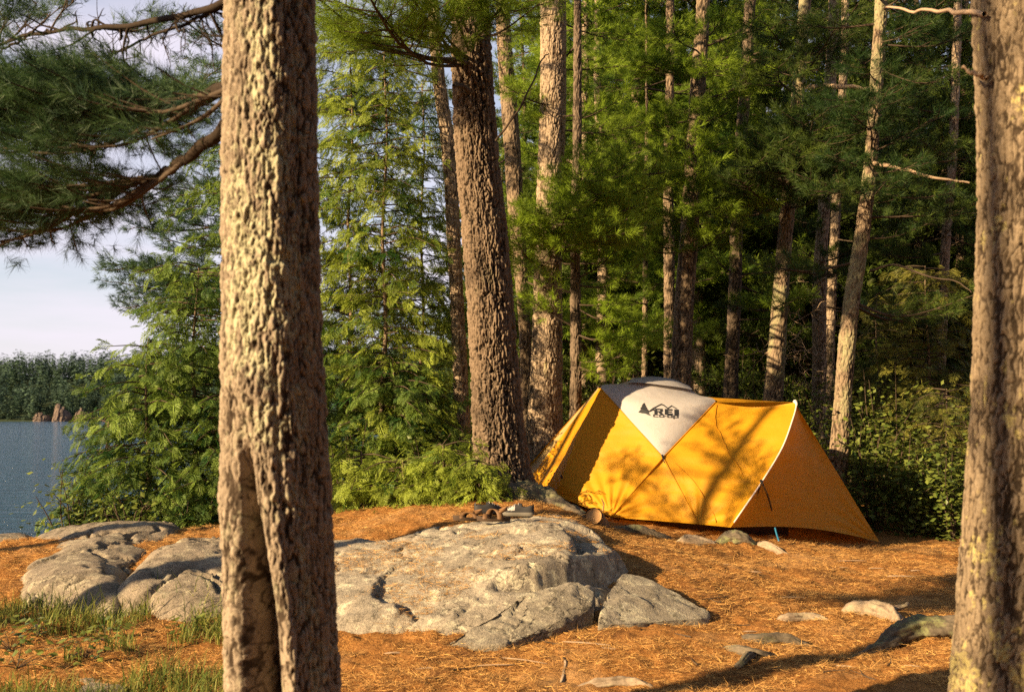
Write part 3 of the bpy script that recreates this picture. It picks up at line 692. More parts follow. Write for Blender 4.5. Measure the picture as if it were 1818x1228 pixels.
for (u, v, dd) in targets + [(u_ + rng.normal(0, 28), v_ + rng.normal(0, 16), d_ + rng.normal(0, .25)) for (u_, v_, d_) in targets for _ in (0, 1) if u_ < 260 and d_ < 5.3]:
    if u > 185 and v > 205 or d_lim(u, v) or rng.random() < (.58 if v > 255 else .42): continue
    c = P(u + rng.normal(0, 8), v + rng.normal(0, 6), dd); src = lq2 if v < 262 else lq
    ds = np.linalg.norm(src - c - np.array([.4, -.45, -.05]), axis=1); b_ = src[np.argmin(ds)]
    e = c + nrm(c - b_) * .2 + np.array([0, 0, .02])
    pine_bough(tw, tufts, b_, e, rng, .011, 1.6, .15, .5, max(.25, .42 * np.linalg.norm(e - b_)), .1)
Pt = np.array([t[0] for t in tufts]); D = np.array([t[1] for t in tufts])
needles(tw, Pt, D, np.clip(rng.normal(.42, .2, len(Pt)), 0, 1), .078, .0022, 44, .085, rng=rng)
tw.build('crown', [M['needle_near'], M['twig']], t1)
# bare twiggy limbs at the upper left
def bare_limb(parent, pts, r0, r1, ntw, rng, seed, twlen=.35, drop=.5, mat_=None, name='dead_branch', nodes=3):
    g = Geo(); q = limb_tube(g, pts, r0, r1, 40, 7, .2, seed)
    for k in range(ntw):
        i = rng.integers(6, 39); c = q[i]; dv = nrm(q[min(i + 1, 39)] - q[i - 1]); ln = twlen * rng.uniform(.4, 1.2)
        w = nrm(dv * .5 + rng.normal(0, .6, 3) + np.array([0, 0, -drop]))
        pp = [c]; cur = c
        for s in range(5):
            w = nrm(w + rng.normal(0, .4, 3)); cur = cur + w * ln / 5; pp.append(cur)
        sp = spline(pp, 14); add_tube(g, sp, np.linspace(r1 * .7 + .0015, .0014, 14), 4, 0, .5)
        for s in range(nodes):
            j = rng.integers(3, 13); w2 = nrm(rng.normal(0, 1, 3) + w * .6); p3 = [sp[j]]; cur = sp[j]
            for _ in range(3): w2 = nrm(w2 + rng.normal(0, .5, 3)); cur = cur + w2 * ln * .13; p3.append(cur)
            add_tube(g, spline(p3, 8), np.linspace(.0022, .0012, 8), 4, 0, .5)
    o = g.build(name, mat_ or M['limb'], parent, {'lichen': np.zeros(g.n)}); return q
q1 = bare_limb(t1, PL([(430, -12, 3.8), (350, 18, 4.2), (250, 42, 4.6), (140, 52, 5.0), (60, 60, 5.3), (-40, 95, 5.6)]), .016, .007, 22, rng, 7, .3, .5)
q2 = bare_limb(t1, PL([(440, -5, 3.85), (370, 25, 4.2), (280, 60, 4.7), (200, 95, 5.1), (140, 110, 5.4)]), .010, .003, 20, rng, 9, .28, .6)
q3 = bare_limb(t1, PL([(60, 58, 5.3), (20, 80, 5.5), (-30, 120, 5.7)]), .008, .003, 8, rng, 13, .25, .3)
tw = Geo(); tufts = []
for (u, v, dd) in [(245, 45, 5.0), (270, 55, 5.0), (20, 20, 5.6), (60, 12, 5.6), (100, 20, 5.4), (5, 50, 5.7), (-10, 10, 5.5), (130, 8, 5.3), (40, 40, 5.8)]:
    c = P(u, v, dd); src = q1
    b_ = src[np.argmin(np.linalg.norm(src - c, axis=1))]
    pine_bough(tw, tufts, b_, c + nrm(c - b_) * .05, rng, .006, 1.3, .3, .5, .14, .05)
Pt = np.array([t[0] for t in tufts]); D = np.array([t[1] for t in tufts])
needles(tw, Pt, D, np.clip(rng.normal(.4, .2, len(Pt)), 0, 1), .085, .002, 34, .08, rng=rng)
tw.build('needle_cluster', [M['needle_near'], M['twig']], t1)

# --------- near trunk on the right
d = 4.2
t2 = thing('pine_tree', (P(1815, 1228, d)[0], d, 0), 'warm brown near pine trunk cut off by the picture edge', 'tree')
rows = [(1812, 1560, 275), (1812, 1400, 242), (1812, 1228, 226), (1816, 1050, 210), (1819, 860, 200), (1824, 600, 192), (1832, 300, 184), (1838, 0, 200), (1846, -500, 180), (1860, -1600, 150), (1880, -3000, 80)]
zd = lambda v: P(1815, v, d)[2]
def lich2(th, z, dom, seed):
    v = .5 * fbm(dom * [11, 11, 6], 4, 17) + .5 * fbm(dom * [50, 50, 28], 3, 18)
    dt = (th - 1.5 * np.pi + np.pi) % (2 * np.pi) - np.pi
    wv = np.clip(.35 + .8 * np.exp(-((z - zd(600)) / .12) ** 2) * np.exp(-((dt - .1) / .5) ** 2) + .6 * np.exp(-((z - zd(1180)) / .12) ** 2) + .25 * np.exp(-((z - zd(960)) / .1) ** 2) * (dt < -.7), 0, 1)
    return sstep(.66 - .2 * wv, .72 - .2 * wv, v)
trunk('trunk', path_ctrl(rows, d), M['bark_right'], t2, zd(1560), zd(-3000), .0048, (zd(1290), zd(-60)), 300, .024, 4.4, .0085, 4, None, lich2, .5)

# ------------------------------------------------------------------ pines of the wood
rng = np.random.default_rng(23)
def mid_pine(label, d, rows, mt, targets=(), seed=0, nseg=72, cw=.035, amp=.009, dz=.014, top=13., needle='needle', L=.105, Wd=.0050, nper=28, tint=.5, lich=None, flare=.35, upper=10, rnd=(), width=.5, dens=1., ulen=1.7, st=3.2, side=None, tint_sd=.2):
    ctrl = path_ctrl(rows, d); ctrl.sort()
    zb = ctrl[0][0]; x0, y0, r0 = ctrl[0][1:]
    gb = gz1(x0, y0)
    # lower end runs into the ground with a flare
    k = (ctrl[1][1] - ctrl[0][1]) / max(.2, ctrl[1][0] - ctrl[0][0])
    if zb > gb + .05:
        xb = x0 - k * (zb - gb); ctrl.insert(0, (gb - .25, xb - k * .25, y0, r0 * (1 + flare)))
    else: xb = x0
    zt, xt, yt, rt = ctrl[-1]
    k2 = (ctrl[-1][1] - ctrl[-2][1]) / max(.2, ctrl[-1][0] - ctrl[-2][0]) * .5
    for f in (.35, .7, 1.): ctrl.append((zt + (top - zt) * f, xt + k2 * (top - zt) * f, yt, max(.02, rt * (1 - .8 * f))))
    t = thing('pine_tree', (xb, y0, gb), label, 'tree')
    zv = (max(gb - .1, CAM_Z - .14 * d), CAM_Z + d * .40)
    _, cf, rf = trunk('trunk', ctrl, mt, t, gb - .25, top, dz, zv, nseg, cw, st, amp, seed, None, lich, .4)
    bl = []
    for tg in targets:
        u, v, dd = tg[:3]; ln = tg[3] if len(tg) > 3 else .35
        c = P(u, v, dd); zr = np.clip(c[2] + rng.uniform(-.25, .15), gb + .3, top - .3); b_ = cf(zr)
        e = c + nrm(c - b_) * ln
        bl.append((b_, e, max(.012, .012 * np.linalg.norm(e - b_))))
    for (n_, z0, z1, l0, l1) in (rnd if rnd else ((9, CAM_Z + d * .06, CAM_Z + d * .42, .8, 1.6),)):
        for k_ in range(n_):
            z = rng.uniform(z0, z1); a = rng.uniform(0, 6.283) if side is None else rng.uniform(*side); ln = rng.uniform(l0, l1); b_ = cf(z)
            bl.append((b_, b_ + np.array([math.cos(a), math.sin(a), rng.uniform(-.12, .22)]) * ln, .012 * ln + .004))
    if bl: make_crown('crown', bl, rng, [M[needle], M['twig']], L, Wd, nper, t, tint, dens=dens, width=width, tint_sd=tint_sd)
    if upper:
        bl = []
        for k_ in range(upper):
            f = (k_ + rng.random()) / upper; z = CAM_Z + d * .42 + (top - CAM_Z - d * .42) * f
            if z > top: continue
            a = k_ * 2.4 + rng.uniform(-.5, .5); ln = ulen * (1.15 - .85 * f) * rng.uniform(.7, 1.15); b_ = cf(min(z, top - .05))
            bl.append((b_, b_ + np.array([math.cos(a), math.sin(a), rng.uniform(-.05, .25)]) * ln, .012 * ln + .004))
        if bl: make_crown('crown', bl, rng, [M[needle], M['twig']], L * 1.15, Wd * 1.8, 12, t, tint, dens=.75)
    return t, cf, rf

lp = lichen_patches
# the big pine in the middle
t3, c3f, r3f = mid_pine('big furrowed pine with flaring foot, between the cedars and the tent', 11.15,
    [(912, 905, 150), (906, 880, 125), (897, 845, 106), (890, 790, 97), (882, 700, 88), (866, 500, 82), (851, 300, 78), (834, 60, 68), (822, -150, 62)], M['bark_big'],
    [(640, 20, 9.8), (700, 32, 9.8), (760, -5, 9.9), (590, 0, 9.9), (860, -15, 10.2), (925, 20, 10.3), (800, 5, 10.1), (720, -25, 9.4), (800, -40, 9.6), (930, -20, 9.8), (660, -35, 9.3)],
    seed=2, nseg=240, cw=.026, st=8., amp=.024, dz=.008, L=.105, Wd=.0034, nper=36, tint=.55, upper=14, dens=.8, flare=.1, top=15, rnd=((0, 0, 1, 1, 1),), lich=lp(2.5, .72, .06, lambda th, z: .25 + .75 * sstep(1.6, .7, z)))
t4, _, _ = mid_pine('straight bark-lit pine just right of the big furrowed pine', 13.2,
    [(968, 840, 92), (968, 800, 76), (968, 740, 63), (970, 600, 54), (976, 400, 48), (980, 200, 47), (983, 0, 46), (985, -150, 43)], M['bark_pale'],
    [(1045, 345, 12.2), (1000, 385, 12.1), (1075, 310, 12.3), (940, 405, 12.3), (1020, 325, 12.1), (1090, 375, 12.3), (918, 415, 12.6), (1060, 420, 12.2), (1110, 345, 12.4), (1035, 300, 12.4), (965, 400, 12.2), (1130, 320, 12.6), (1000, 435, 12.4), (930, 430, 12.4), (1080, 400, 12.2),
     (1060, 190, 13.2), (1085, 225, 13.2), (1060, 120, 13.4), (1070, 60, 13.4)],
    seed=3, nseg=150, dz=.009, cw=.024, amp=.010, lich=lp(3, .74), tint=.75, nper=32, rnd=((2, 5.2, 6.5, .6, 1.2),), st=4, upper=10, dens=1.05)
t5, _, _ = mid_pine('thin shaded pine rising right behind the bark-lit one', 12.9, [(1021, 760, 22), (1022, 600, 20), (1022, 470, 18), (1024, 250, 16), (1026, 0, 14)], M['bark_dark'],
    [(1095, 560, 12.6), (1070, 595, 12.5), (1105, 620, 12.6), (1055, 540, 12.7), (1080, 645, 12.5), (1050, 650, 12.7), (1050, 475, 12.8), (1095, 480, 12.8), (1120, 590, 12.8), (990, 500, 12.8), (985, 560, 12.8)],
    seed=4, tint=.8, nper=30, tint_sd=.18, dens=1.05, rnd=((4, 3, 6, .6, 1.2),))
t6, _, _ = mid_pine('stout pine directly behind the tent peak', 15.0, [(1205, 720, 42), (1210, 640, 37), (1218, 500, 34), (1227, 350, 31), (1240, 150, 27), (1250, -50, 23)], M['bark_mid'],
    [(1180, 230, 14.4), (1150, 335, 14.3), (1240, 310, 14.2), (1290, 330, 14.3), (1200, 380, 14.4), (1260, 370, 14.3), (1210, 60, 14.3), (1270, 40, 14.6), (1130, 200, 14.6), (1220, 200, 14.2), (1300, 260, 14.6), (1160, 400, 14.6), (1320, 360, 14.4), (1110, 100, 14.6), (1170, 120, 14.5), (1260, 120, 14.3), (1290, 190, 14.8), (1180, 300, 14.2), (1320, 60, 14.8), (1190, 440, 14.6), (1130, 420, 14.6), (1280, 410, 14.4)], seed=5, tint=.6, nper=32, dens=1.4, rnd=((6, 3, 6.5, .8, 1.5),))
t7, _, _ = mid_pine('slim pine close to the left of the stout pine behind the tent', 17, [(1188, 700, 19), (1188, 550, 19), (1187, 400, 19), (1188, 200, 16), (1190, 0, 14)], M['bark_mid'],
    [(1140, 380, 16.6), (1100, 150, 16.8), (1150, 60, 17), (1230, 470, 16.6), (1120, 260, 16.8), (1080, 130, 17)], seed=6, tint=.4)
t8, _, _ = mid_pine('very thin young pine left of the tent peak', 18, [(1144, 700, 11), (1145, 600, 10), (1146, 450, 9), (1148, 300, 8)], M['bark_mid'], [(1120, 480, 17.6), (1170, 450, 17.8), (1130, 400, 18), (1165, 500, 17.6)], seed=7, nseg=40, tint=.5, top=8, upper=10)
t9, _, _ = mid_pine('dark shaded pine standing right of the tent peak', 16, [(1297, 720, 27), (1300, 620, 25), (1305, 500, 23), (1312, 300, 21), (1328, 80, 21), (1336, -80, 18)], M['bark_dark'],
    [(1350, 330, 15.4), (1330, 230, 15.4), (1280, 290, 15.5), (1390, 300, 15.4), (1380, 90, 15.6), (1290, 80, 15.6), (1350, 400, 15.6), (1280, 460, 15.8), (1340, 150, 15.5), (1250, 240, 15.6)], seed=8, tint=.38)
t10, _, _ = mid_pine('lichen-speckled pine leaning right behind the tent ridge', 15, [(1372, 720, 36), (1376, 650, 33), (1388, 500, 28), (1405, 300, 25), (1430, 0, 21), (1440, -130, 19)], M['bark_mid'],
    [(1420, 235, 13.4), (1460, 260, 13.4), (1380, 270, 13.5), (1350, 300, 13.6), (1500, 240, 13.6), (1440, 210, 13.3), (1410, 290, 13.4), (1480, 200, 13.6), (1330, 330, 13.8), (1520, 290, 13.8), (1470, 300, 13.6), (1370, 60, 13.7), (1470, 70, 13.6), (1500, 30, 13.8), (1390, 130, 13.7)],
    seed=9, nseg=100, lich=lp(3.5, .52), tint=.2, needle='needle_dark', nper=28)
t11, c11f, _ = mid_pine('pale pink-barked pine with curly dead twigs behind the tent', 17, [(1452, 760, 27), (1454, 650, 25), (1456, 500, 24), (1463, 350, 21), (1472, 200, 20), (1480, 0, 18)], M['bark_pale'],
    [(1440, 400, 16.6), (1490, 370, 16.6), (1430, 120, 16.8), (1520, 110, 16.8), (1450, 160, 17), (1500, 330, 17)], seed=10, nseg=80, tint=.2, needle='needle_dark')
t12, _, _ = mid_pine('slender pine half hidden behind the pink-barked one', 18.2, [(1472, 720, 18), (1474, 600, 17), (1480, 450, 17), (1491, 250, 16), (1500, 50, 14)], M['bark_pale'],
    [(1530, 420, 17.6), (1540, 200, 17.8), (1470, 40, 18)], seed=11, nseg=60, tint=.2, needle='needle_dark')
t13, _, _ = mid_pine('leaning lichen-covered pine behind the tent vestibule', 13, [(1484, 860, 36), (1489, 800, 34), (1497, 700, 31), (1511, 550, 29), (1532, 400, 26), (1549, 250, 23), (1562, 50, 22), (1568, -100, 20)], M['bark_mid'],
    [(1540, 220, 12.4), (1590, 300, 12.5), (1480, 340, 12.6), (1560, 340, 12.4), (1640, 340, 12.6), (1620, 230, 12.6), (1540, 120, 12.5), (1600, 60, 12.5), (1660, 130, 12.7), (1510, 180, 12.4), (1700, 280, 12.9), (1680, 60, 12.8), (1570, 180, 12.3), (1640, 20, 12.6), (1620, 400, 13), (1690, 380, 13.2), (1500, 280, 12.5), (1450, 320, 12.8)],
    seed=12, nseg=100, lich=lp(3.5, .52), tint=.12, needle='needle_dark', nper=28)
t14, _, _ = mid_pine('lit slim pine among the cedars left of the big furrowed pine', 13, [(826, 860, 30), (822, 760, 28), (815, 600, 25), (806, 450, 24), (795, 250, 25), (778, 130, 23), (768, 0, 20)], M['bark_pale'],
    [(740, 60, 12.6), (690, 100, 12.8), (760, 110, 12.6), (800, 20, 12.8), (640, 60, 13)], seed=13, nseg=90, tint=.5, lich=lp(3, .65), rnd=((0, 0, 1, 1, 1),), upper=10)
t15, _, _ = mid_pine('dark pine seen in the gap between the two largest mid trunks', 16, [(936, 760, 22), (932, 600, 22), (922, 450, 26), (912, 300, 30), (900, 150, 28), (892, 0, 24)], M['bark_mid'],
    [(890, 120, 15.6), (940, 90, 15.5), (930, 480, 15.4), (905, 520, 15.6), (1010, 500, 15.2), (1020, 570, 15.2), (930, 560, 15.6), (870, 60, 15.8)], seed=14, tint=.6, rnd=((4, 3, 6, .6, 1.2),), upper=14)
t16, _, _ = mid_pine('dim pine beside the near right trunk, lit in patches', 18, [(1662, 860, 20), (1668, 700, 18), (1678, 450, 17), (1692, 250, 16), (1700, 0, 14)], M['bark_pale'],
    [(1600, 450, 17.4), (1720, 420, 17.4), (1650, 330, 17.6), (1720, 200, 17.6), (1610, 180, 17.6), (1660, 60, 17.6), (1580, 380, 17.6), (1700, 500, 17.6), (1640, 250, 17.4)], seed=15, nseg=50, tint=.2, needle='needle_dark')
t17, _, _ = mid_pine('thin lit pine far back, right of the bark-lit pine', 21, [(1036, 600, 15), (1037, 400, 15), (1038, 200, 14), (1040, 0, 12)], M['bark_pale'], [(1060, 90, 20.4), (1000, 160, 20.6), (1090, 20, 20.6), (1070, 260, 20.4)], seed=16, nseg=40, tint=.35)
t18, _, _ = mid_pine('thin pale pine far back, right of the dark shaded pine', 22, [(1328, 700, 10), (1332, 560, 10), (1338, 400, 10), (1345, 200, 9)], M['bark_pale'], [(1350, 460, 21.6), (1370, 380, 21.6), (1310, 400, 21.6)], seed=17, nseg=40, tint=.35)
t20, _, _ = mid_pine('lakeside pine behind the near trunk with boughs above the cedars', 15.5, [(452, 900, 44), (450, 700, 40), (447, 400, 34), (445, 100, 28), (444, -100, 24)], M['bark_mid'],
    [(380, 260, 15), (340, 330, 14.8), (370, 380, 14.6), (300, 350, 15), (330, 430, 14.6), (270, 480, 14.6), (380, 480, 14.4), (300, 540, 14.6), (250, 500, 15), (370, 110, 15.2), (390, 200, 15), (350, 520, 14.3), (600, 470, 15), (540, 500, 15), (600, 180, 15), (690, 520, 15), (580, 80, 15), (330, 270, 15.3), (280, 400, 15.2), (310, 480, 14.5), (390, 330, 14.6), (240, 470, 14.9), (380, 430, 14.4), (270, 540, 14.8), (640, 560, 15.2), (730, 180, 15.3)],
    seed=19, tint=.4, nper=26, needle='needle_near')

# curly dead twigs and bare dead limbs
def curl(parent, u, v, d, cf, n, rng, seed, sp=.5, name='dead_branch', mt='dead'):
    g = Geo(); c = P(u, v, d); b_ = cf(c[2] - .05)
    for k in range(n):
        a = rng.uniform(-2.6, -.5) if k % 2 else rng.uniform(2.4, 3.8); w = nrm(np.array([math.cos(a), math.sin(a) * .7, rng.uniform(-.3, .4)]))
        cur = b_ + np.array([0, 0, rng.uniform(-.45, .45)]); pp = [cur]
        for s in range(7): w = nrm(w + rng.normal(0, .38, 3)); cur = cur + w * sp / 7 * rng.uniform(.8, 1.4); pp.append(cur)
        s_ = spline(pp, 18); add_tube(g, s_, np.linspace(.008, .003, 18), 5)
        for j in range(4):
            i = rng.integers(5, 17); w2 = nrm(w + rng.normal(0, .9, 3)); cur = s_[i]; p3 = [cur]
            for _ in range(4): w2 = nrm(w2 + rng.normal(0, .5, 3)); cur = cur + w2 * .07; p3.append(cur)
            add_tube(g, spline(p3, 9), np.linspace(.005, .002, 9), 4)
    g.build(name, M[mt], parent)
curl(t11, 1450, 560, 16.8, c11f, 10, rng, 1, .75)
curl(t11, 1450, 660, 16.8, c11f, 9, rng, 2, .65)
curl(t10, 1390, 560, 13.9, (lambda z: P(1385, 560, 15) * [1, 1, 0] + [0, 0, z]), 5, rng, 3, .6)
def limb_on(parent, pts, r0, r1, mt='dead', seed=1, name='dead_branch'):
    g = Geo(); limb_tube(g, PL(pts), r0, r1, 30, 8, .2, seed); g.build(name, M[mt], parent)
limb_on(t10, [(1432, 155, 14.9), (1480, 153, 13.7), (1530, 158, 13.6), (1555, 160, 13.6)], .034, .024)
limb_on(t13, [(1550, 290, 12.9), (1600, 300, 12.7), (1660, 315, 12.6), (1720, 325, 12.6)], .028, .012, seed=2)
limb_on(t13, [(1545, 480, 12.95), (1590, 470, 12.6), (1650, 490, 12.4), (1700, 500, 12.3), (1725, 520, 12.2)], .016, .005, 'twig', 3)
limb_on(t2, [(1748, 25, 4.1), (1700, 22, 4.4), (1640, 20, 4.9), (1570, 14, 5.4)], .011, .005, seed=4)
limb_on(t2, [(1752, 140, 4.1), (1725, 128, 4.1), (1710, 120, 4.15)], .009, .004, seed=5)
limb_on(t3, [(833, 160, 10.4), (815, 150, 10.2), (805, 152, 10.1)], .03, .016, 'twig', 6)
limb_on(t4, [(985, 290, 13.45), (1010, 285, 13.1), (1045, 305, 12.9), (1065, 310, 12.8)], .02, .01, 'dead', 7)
limb_on(t3, [(880, 250, 10.5), (930, 180, 10.4), (960, 110, 10.6), (975, 95, 10.7)], .012, .005, 'twig', 8)

# pines deep in the wood: a few built once, then copied with their parts
rng = np.random.default_rng(31)
protos = []
for k in range(4):
    h = (13, 12, 11, 6.5)[k]; zlo = (.22, .18, .15, .08)[k]
    r = thing('pine_tree', (0, 0, 0), '', 'tree')
    g = Geo(); zz = np.linspace(-.3, h, 30); pth = np.stack([.05 * np.sin(zz + k), .05 * np.cos(zz * .8), zz], 1)
    add_tube(g, pth, np.linspace((.15, .13, .11, .06)[k], .02, 30), 12, 0, .7, .12, k)
    g.build('trunk', (M['bark_pale'], M['bark_mid'], M['bark_mid'], M['bark_dark'])[k], r, {'lichen': np.zeros(g.n)})
    bl = []; nb = (66, 64, 70, 60)[k]
    for i in range(nb):
        f = zlo + (1 - zlo) * ((i + rng.random()) / nb); a = i * 2.4 + rng.uniform(-.6, .6); ln = (2.4, 2.2, 2.2, 1.6)[k] * (1.1 - .85 * f) * rng.uniform(.6, 1.15) + .25
        b_ = np.array([0, 0, f * h]); bl.append((b_, b_ + np.array([math.cos(a), math.sin(a), rng.uniform(-.1, .2)]) * ln, .012 * ln))
    make_crown('crown', bl, rng, [M['needle'] if k < 2 else M['needle_dark'], M['twig']], .13, .015, 13, r, .45, dens=1.)
    protos.append(r)
kinds = ['tall pale-barked pine deep in the wood', 'tall brown-barked pine deep in the wood', 'full green pine deep in the wood', 'young bushy pine deep in the wood']
spots = []
for i in range(400):
    y = rng.uniform(20, 33); u = rng.uniform(880, 1800); x = (u - 909) / FPX * y
    if any((x - a) ** 2 + (y - b_) ** 2 < 1.3 ** 2 for a, b_, _ in spots): continue
    if u < 960 and y > 25: continue
    spots.append((x, y, u))
    if len(spots) >= 46: break
for (u, y) in ((930, 24), (1120, 30), (1010, 27), (1270, 24), (1560, 21), (1640, 20), (1705, 19.5), (1745, 20), (1600, 23), (1530, 24), (1490, 21), (1770, 22), (1420, 20), (1350, 22)): spots.append(((u - 909) / FPX * y, y, u))
for i, (x, y, u) in enumerate(spots):
    k = int(rng.choice(4, p=[.25, .25, .25, .25])) if u < 1400 else int(rng.choice([1, 2, 3], p=[.25, .4, .35]))
    p = protos[k]; r = p.copy(); COL.objects.link(r)
    s = rng.uniform(.85, 1.15); r.location = (x, y, gz1(x, y)); r.rotation_euler = (rng.normal(0, .02), rng.normal(0, .02), rng.uniform(0, 6.28)); r.scale = (s, s, s)
    sidew = 'on the dark right side' if u > 1400 else ('behind the tent' if u > 1020 else 'near the lake gap')
    r['label'] = kinds[k] + ' ' + sidew; r['group'] = kinds[k].replace('pine', 'pines') + ' ' + sidew
    for ch in p.children:
        c = ch.copy(); COL.objects.link(c); c.parent = r; c.location = (0, 0, 0)
for i, (x, y) in enumerate(((0.5, -3.5), (4.5, -1.5), (-3.5, -5.5), (8, .5), (-8, -7.5), (2.5, -7), (7, -5), (-1, -9), (11, -3), (12, 3.5), (-6, -10), (5, -11), (9.5, 6), (12.5, 8), (15, 0), (10, -9), (3, -14), (-10, -13))):
    p = protos[(0, 2, 1, 2)[i % 4]]; r = p.copy(); COL.objects.link(r); r.location = (x, y, gz1(x, y)); r.rotation_euler = (0, 0, rng.uniform(0, 6.28)); s = rng.uniform(.95, 1.15); r.scale = (s, s, s)
    r['label'] = 'pine of the wood behind and beside the camera'; r['group'] = 'pines behind and beside the camera'
    for ch in p.children:
        c = ch.copy(); COL.objects.link(c); c.parent = r; c.location = (0, 0, 0)
for p in protos:
    for ch in list(p.children): bpy.data.objects.remove(ch)
    bpy.data.objects.remove(p)

# pines just outside the picture on the sun side: their boughs throw the dappled shade
for k, (x, y, z0, top, nb, ln, lab) in enumerate(((-7.4, 4.55, 4.5, 8, 8, 1.2, 'lakeshore pine beyond the left picture edge'), (-9.7, 5.4, 5.5, 11, 9, 1.3, 'taller lakeshore pine beyond the left picture edge'), (-4.4, 2.27, 5.4, 9, 18, 1.0, 'pine left of the camera whose trunk shades the needles'), (-7.1, -1.95, 4.2, 9, 15, 1.0, 'pine behind the camera that dapples the near right trunk'))):
    r = thing('pine_tree', (x, y, gz1(x, y)), lab, 'tree'); g = Geo(); zz = np.linspace(gz1(x, y) - .3, top, 24)
    add_tube(g, np.stack([x + 0 * zz, y + 0 * zz, zz], 1), np.linspace(.14, .02, 24), 14, 0, .7, .12, k); g.build('trunk', M['bark_mid'], r, {'lichen': np.zeros(g.n)})
    bl = []
    for i in range(nb):
        f = (i + rng.random()) / nb; a = i * 2.4; l_ = ln * (1.1 - .7 * f) * rng.uniform(.6, 1.15); b_ = np.array([x, y, z0 + (top - z0) * f])
        bl.append((b_, b_ + np.array([math.cos(a), math.sin(a), rng.uniform(-.1, .2)]) * l_, .02))
    make_crown('crown', bl, rng, [M['needle'], M['twig']], .12, .006, 11, r, .45, dens=.8)

# ------------------------------------------------------------------ cedars, hemlocks, shrubs
def fan_template(nl=5, sub=True):
    segs = [((0, 0), (1, 0), .04)]
    for i in range(nl):
        for s in (1, -1):
            x = .12 + .76 * (i + (.0 if s > 0 else .4)) / nl; ln = .5 * (1 - x) + .14; a = .72
            e = (x + ln * math.cos(a), s * ln * math.sin(a)); segs.append(((x, 0), e, .042))
            if sub:
                for t in (.35, .65):
                    bx, by = x + (e[0] - x) * t, e[1] * t
                    for s2 in (1, -1):
                        a2 = s * a + s2 * .7; l2 = ln * .36 * (1.2 - t * .6); segs.append(((bx, by), (bx + l2 * math.cos(a2), by + l2 * math.sin(a2)), .036))
    V = []; F = []
    for (p, q, w) in segs:
        p = np.array(p); q = np.array(q); d = q - p; nn = np.array([-d[1], d[0]]) / np.linalg.norm(d) * w * .5; k = len(V)
        V += [p, p + d * .55 + nn, q, p + d * .55 - nn]; F += [[k, k + 1, k + 2, k + 3]]
    V = np.array(V); return V, np.array(F)
FAN = fan_template(5, True); FAN_S = fan_template(6, False)
def fans(g, Pt, D, Nn, size, tint, rng, tmpl=FAN, mat_i=0, droop=.35):
    Pt = np.asarray(Pt); D = nrm(np.asarray(D)); S = nrm(np.cross(Nn, D)); Nn = np.cross(D, S); size = np.asarray(size).reshape(-1, 1, 1)
    T, F = tmpl; n = len(Pt)
    zb = -droop * T[:, 0] ** 2 + .25 * np.abs(T[:, 1]) * rng.normal(0, .6, (n, 1)) + rng.normal(0, .015, (n, len(T)))
    V = Pt[:, None] + size * (T[None, :, :1] * D[:, None] + T[None, :, 1:2] * S[:, None] + zb[..., None] * Nn[:, None])
    FF = (F[None] + (np.arange(n) * len(T))[:, None, None]).reshape(-1, 4)
    tt = np.clip(np.repeat(np.asarray(tint)[:, None], len(T), 1) + .25 * (T[None, :, 0] - .5), 0, 1)
    g.add(V.reshape(-1, 3), FF, mat_i, tt.ravel(), False)
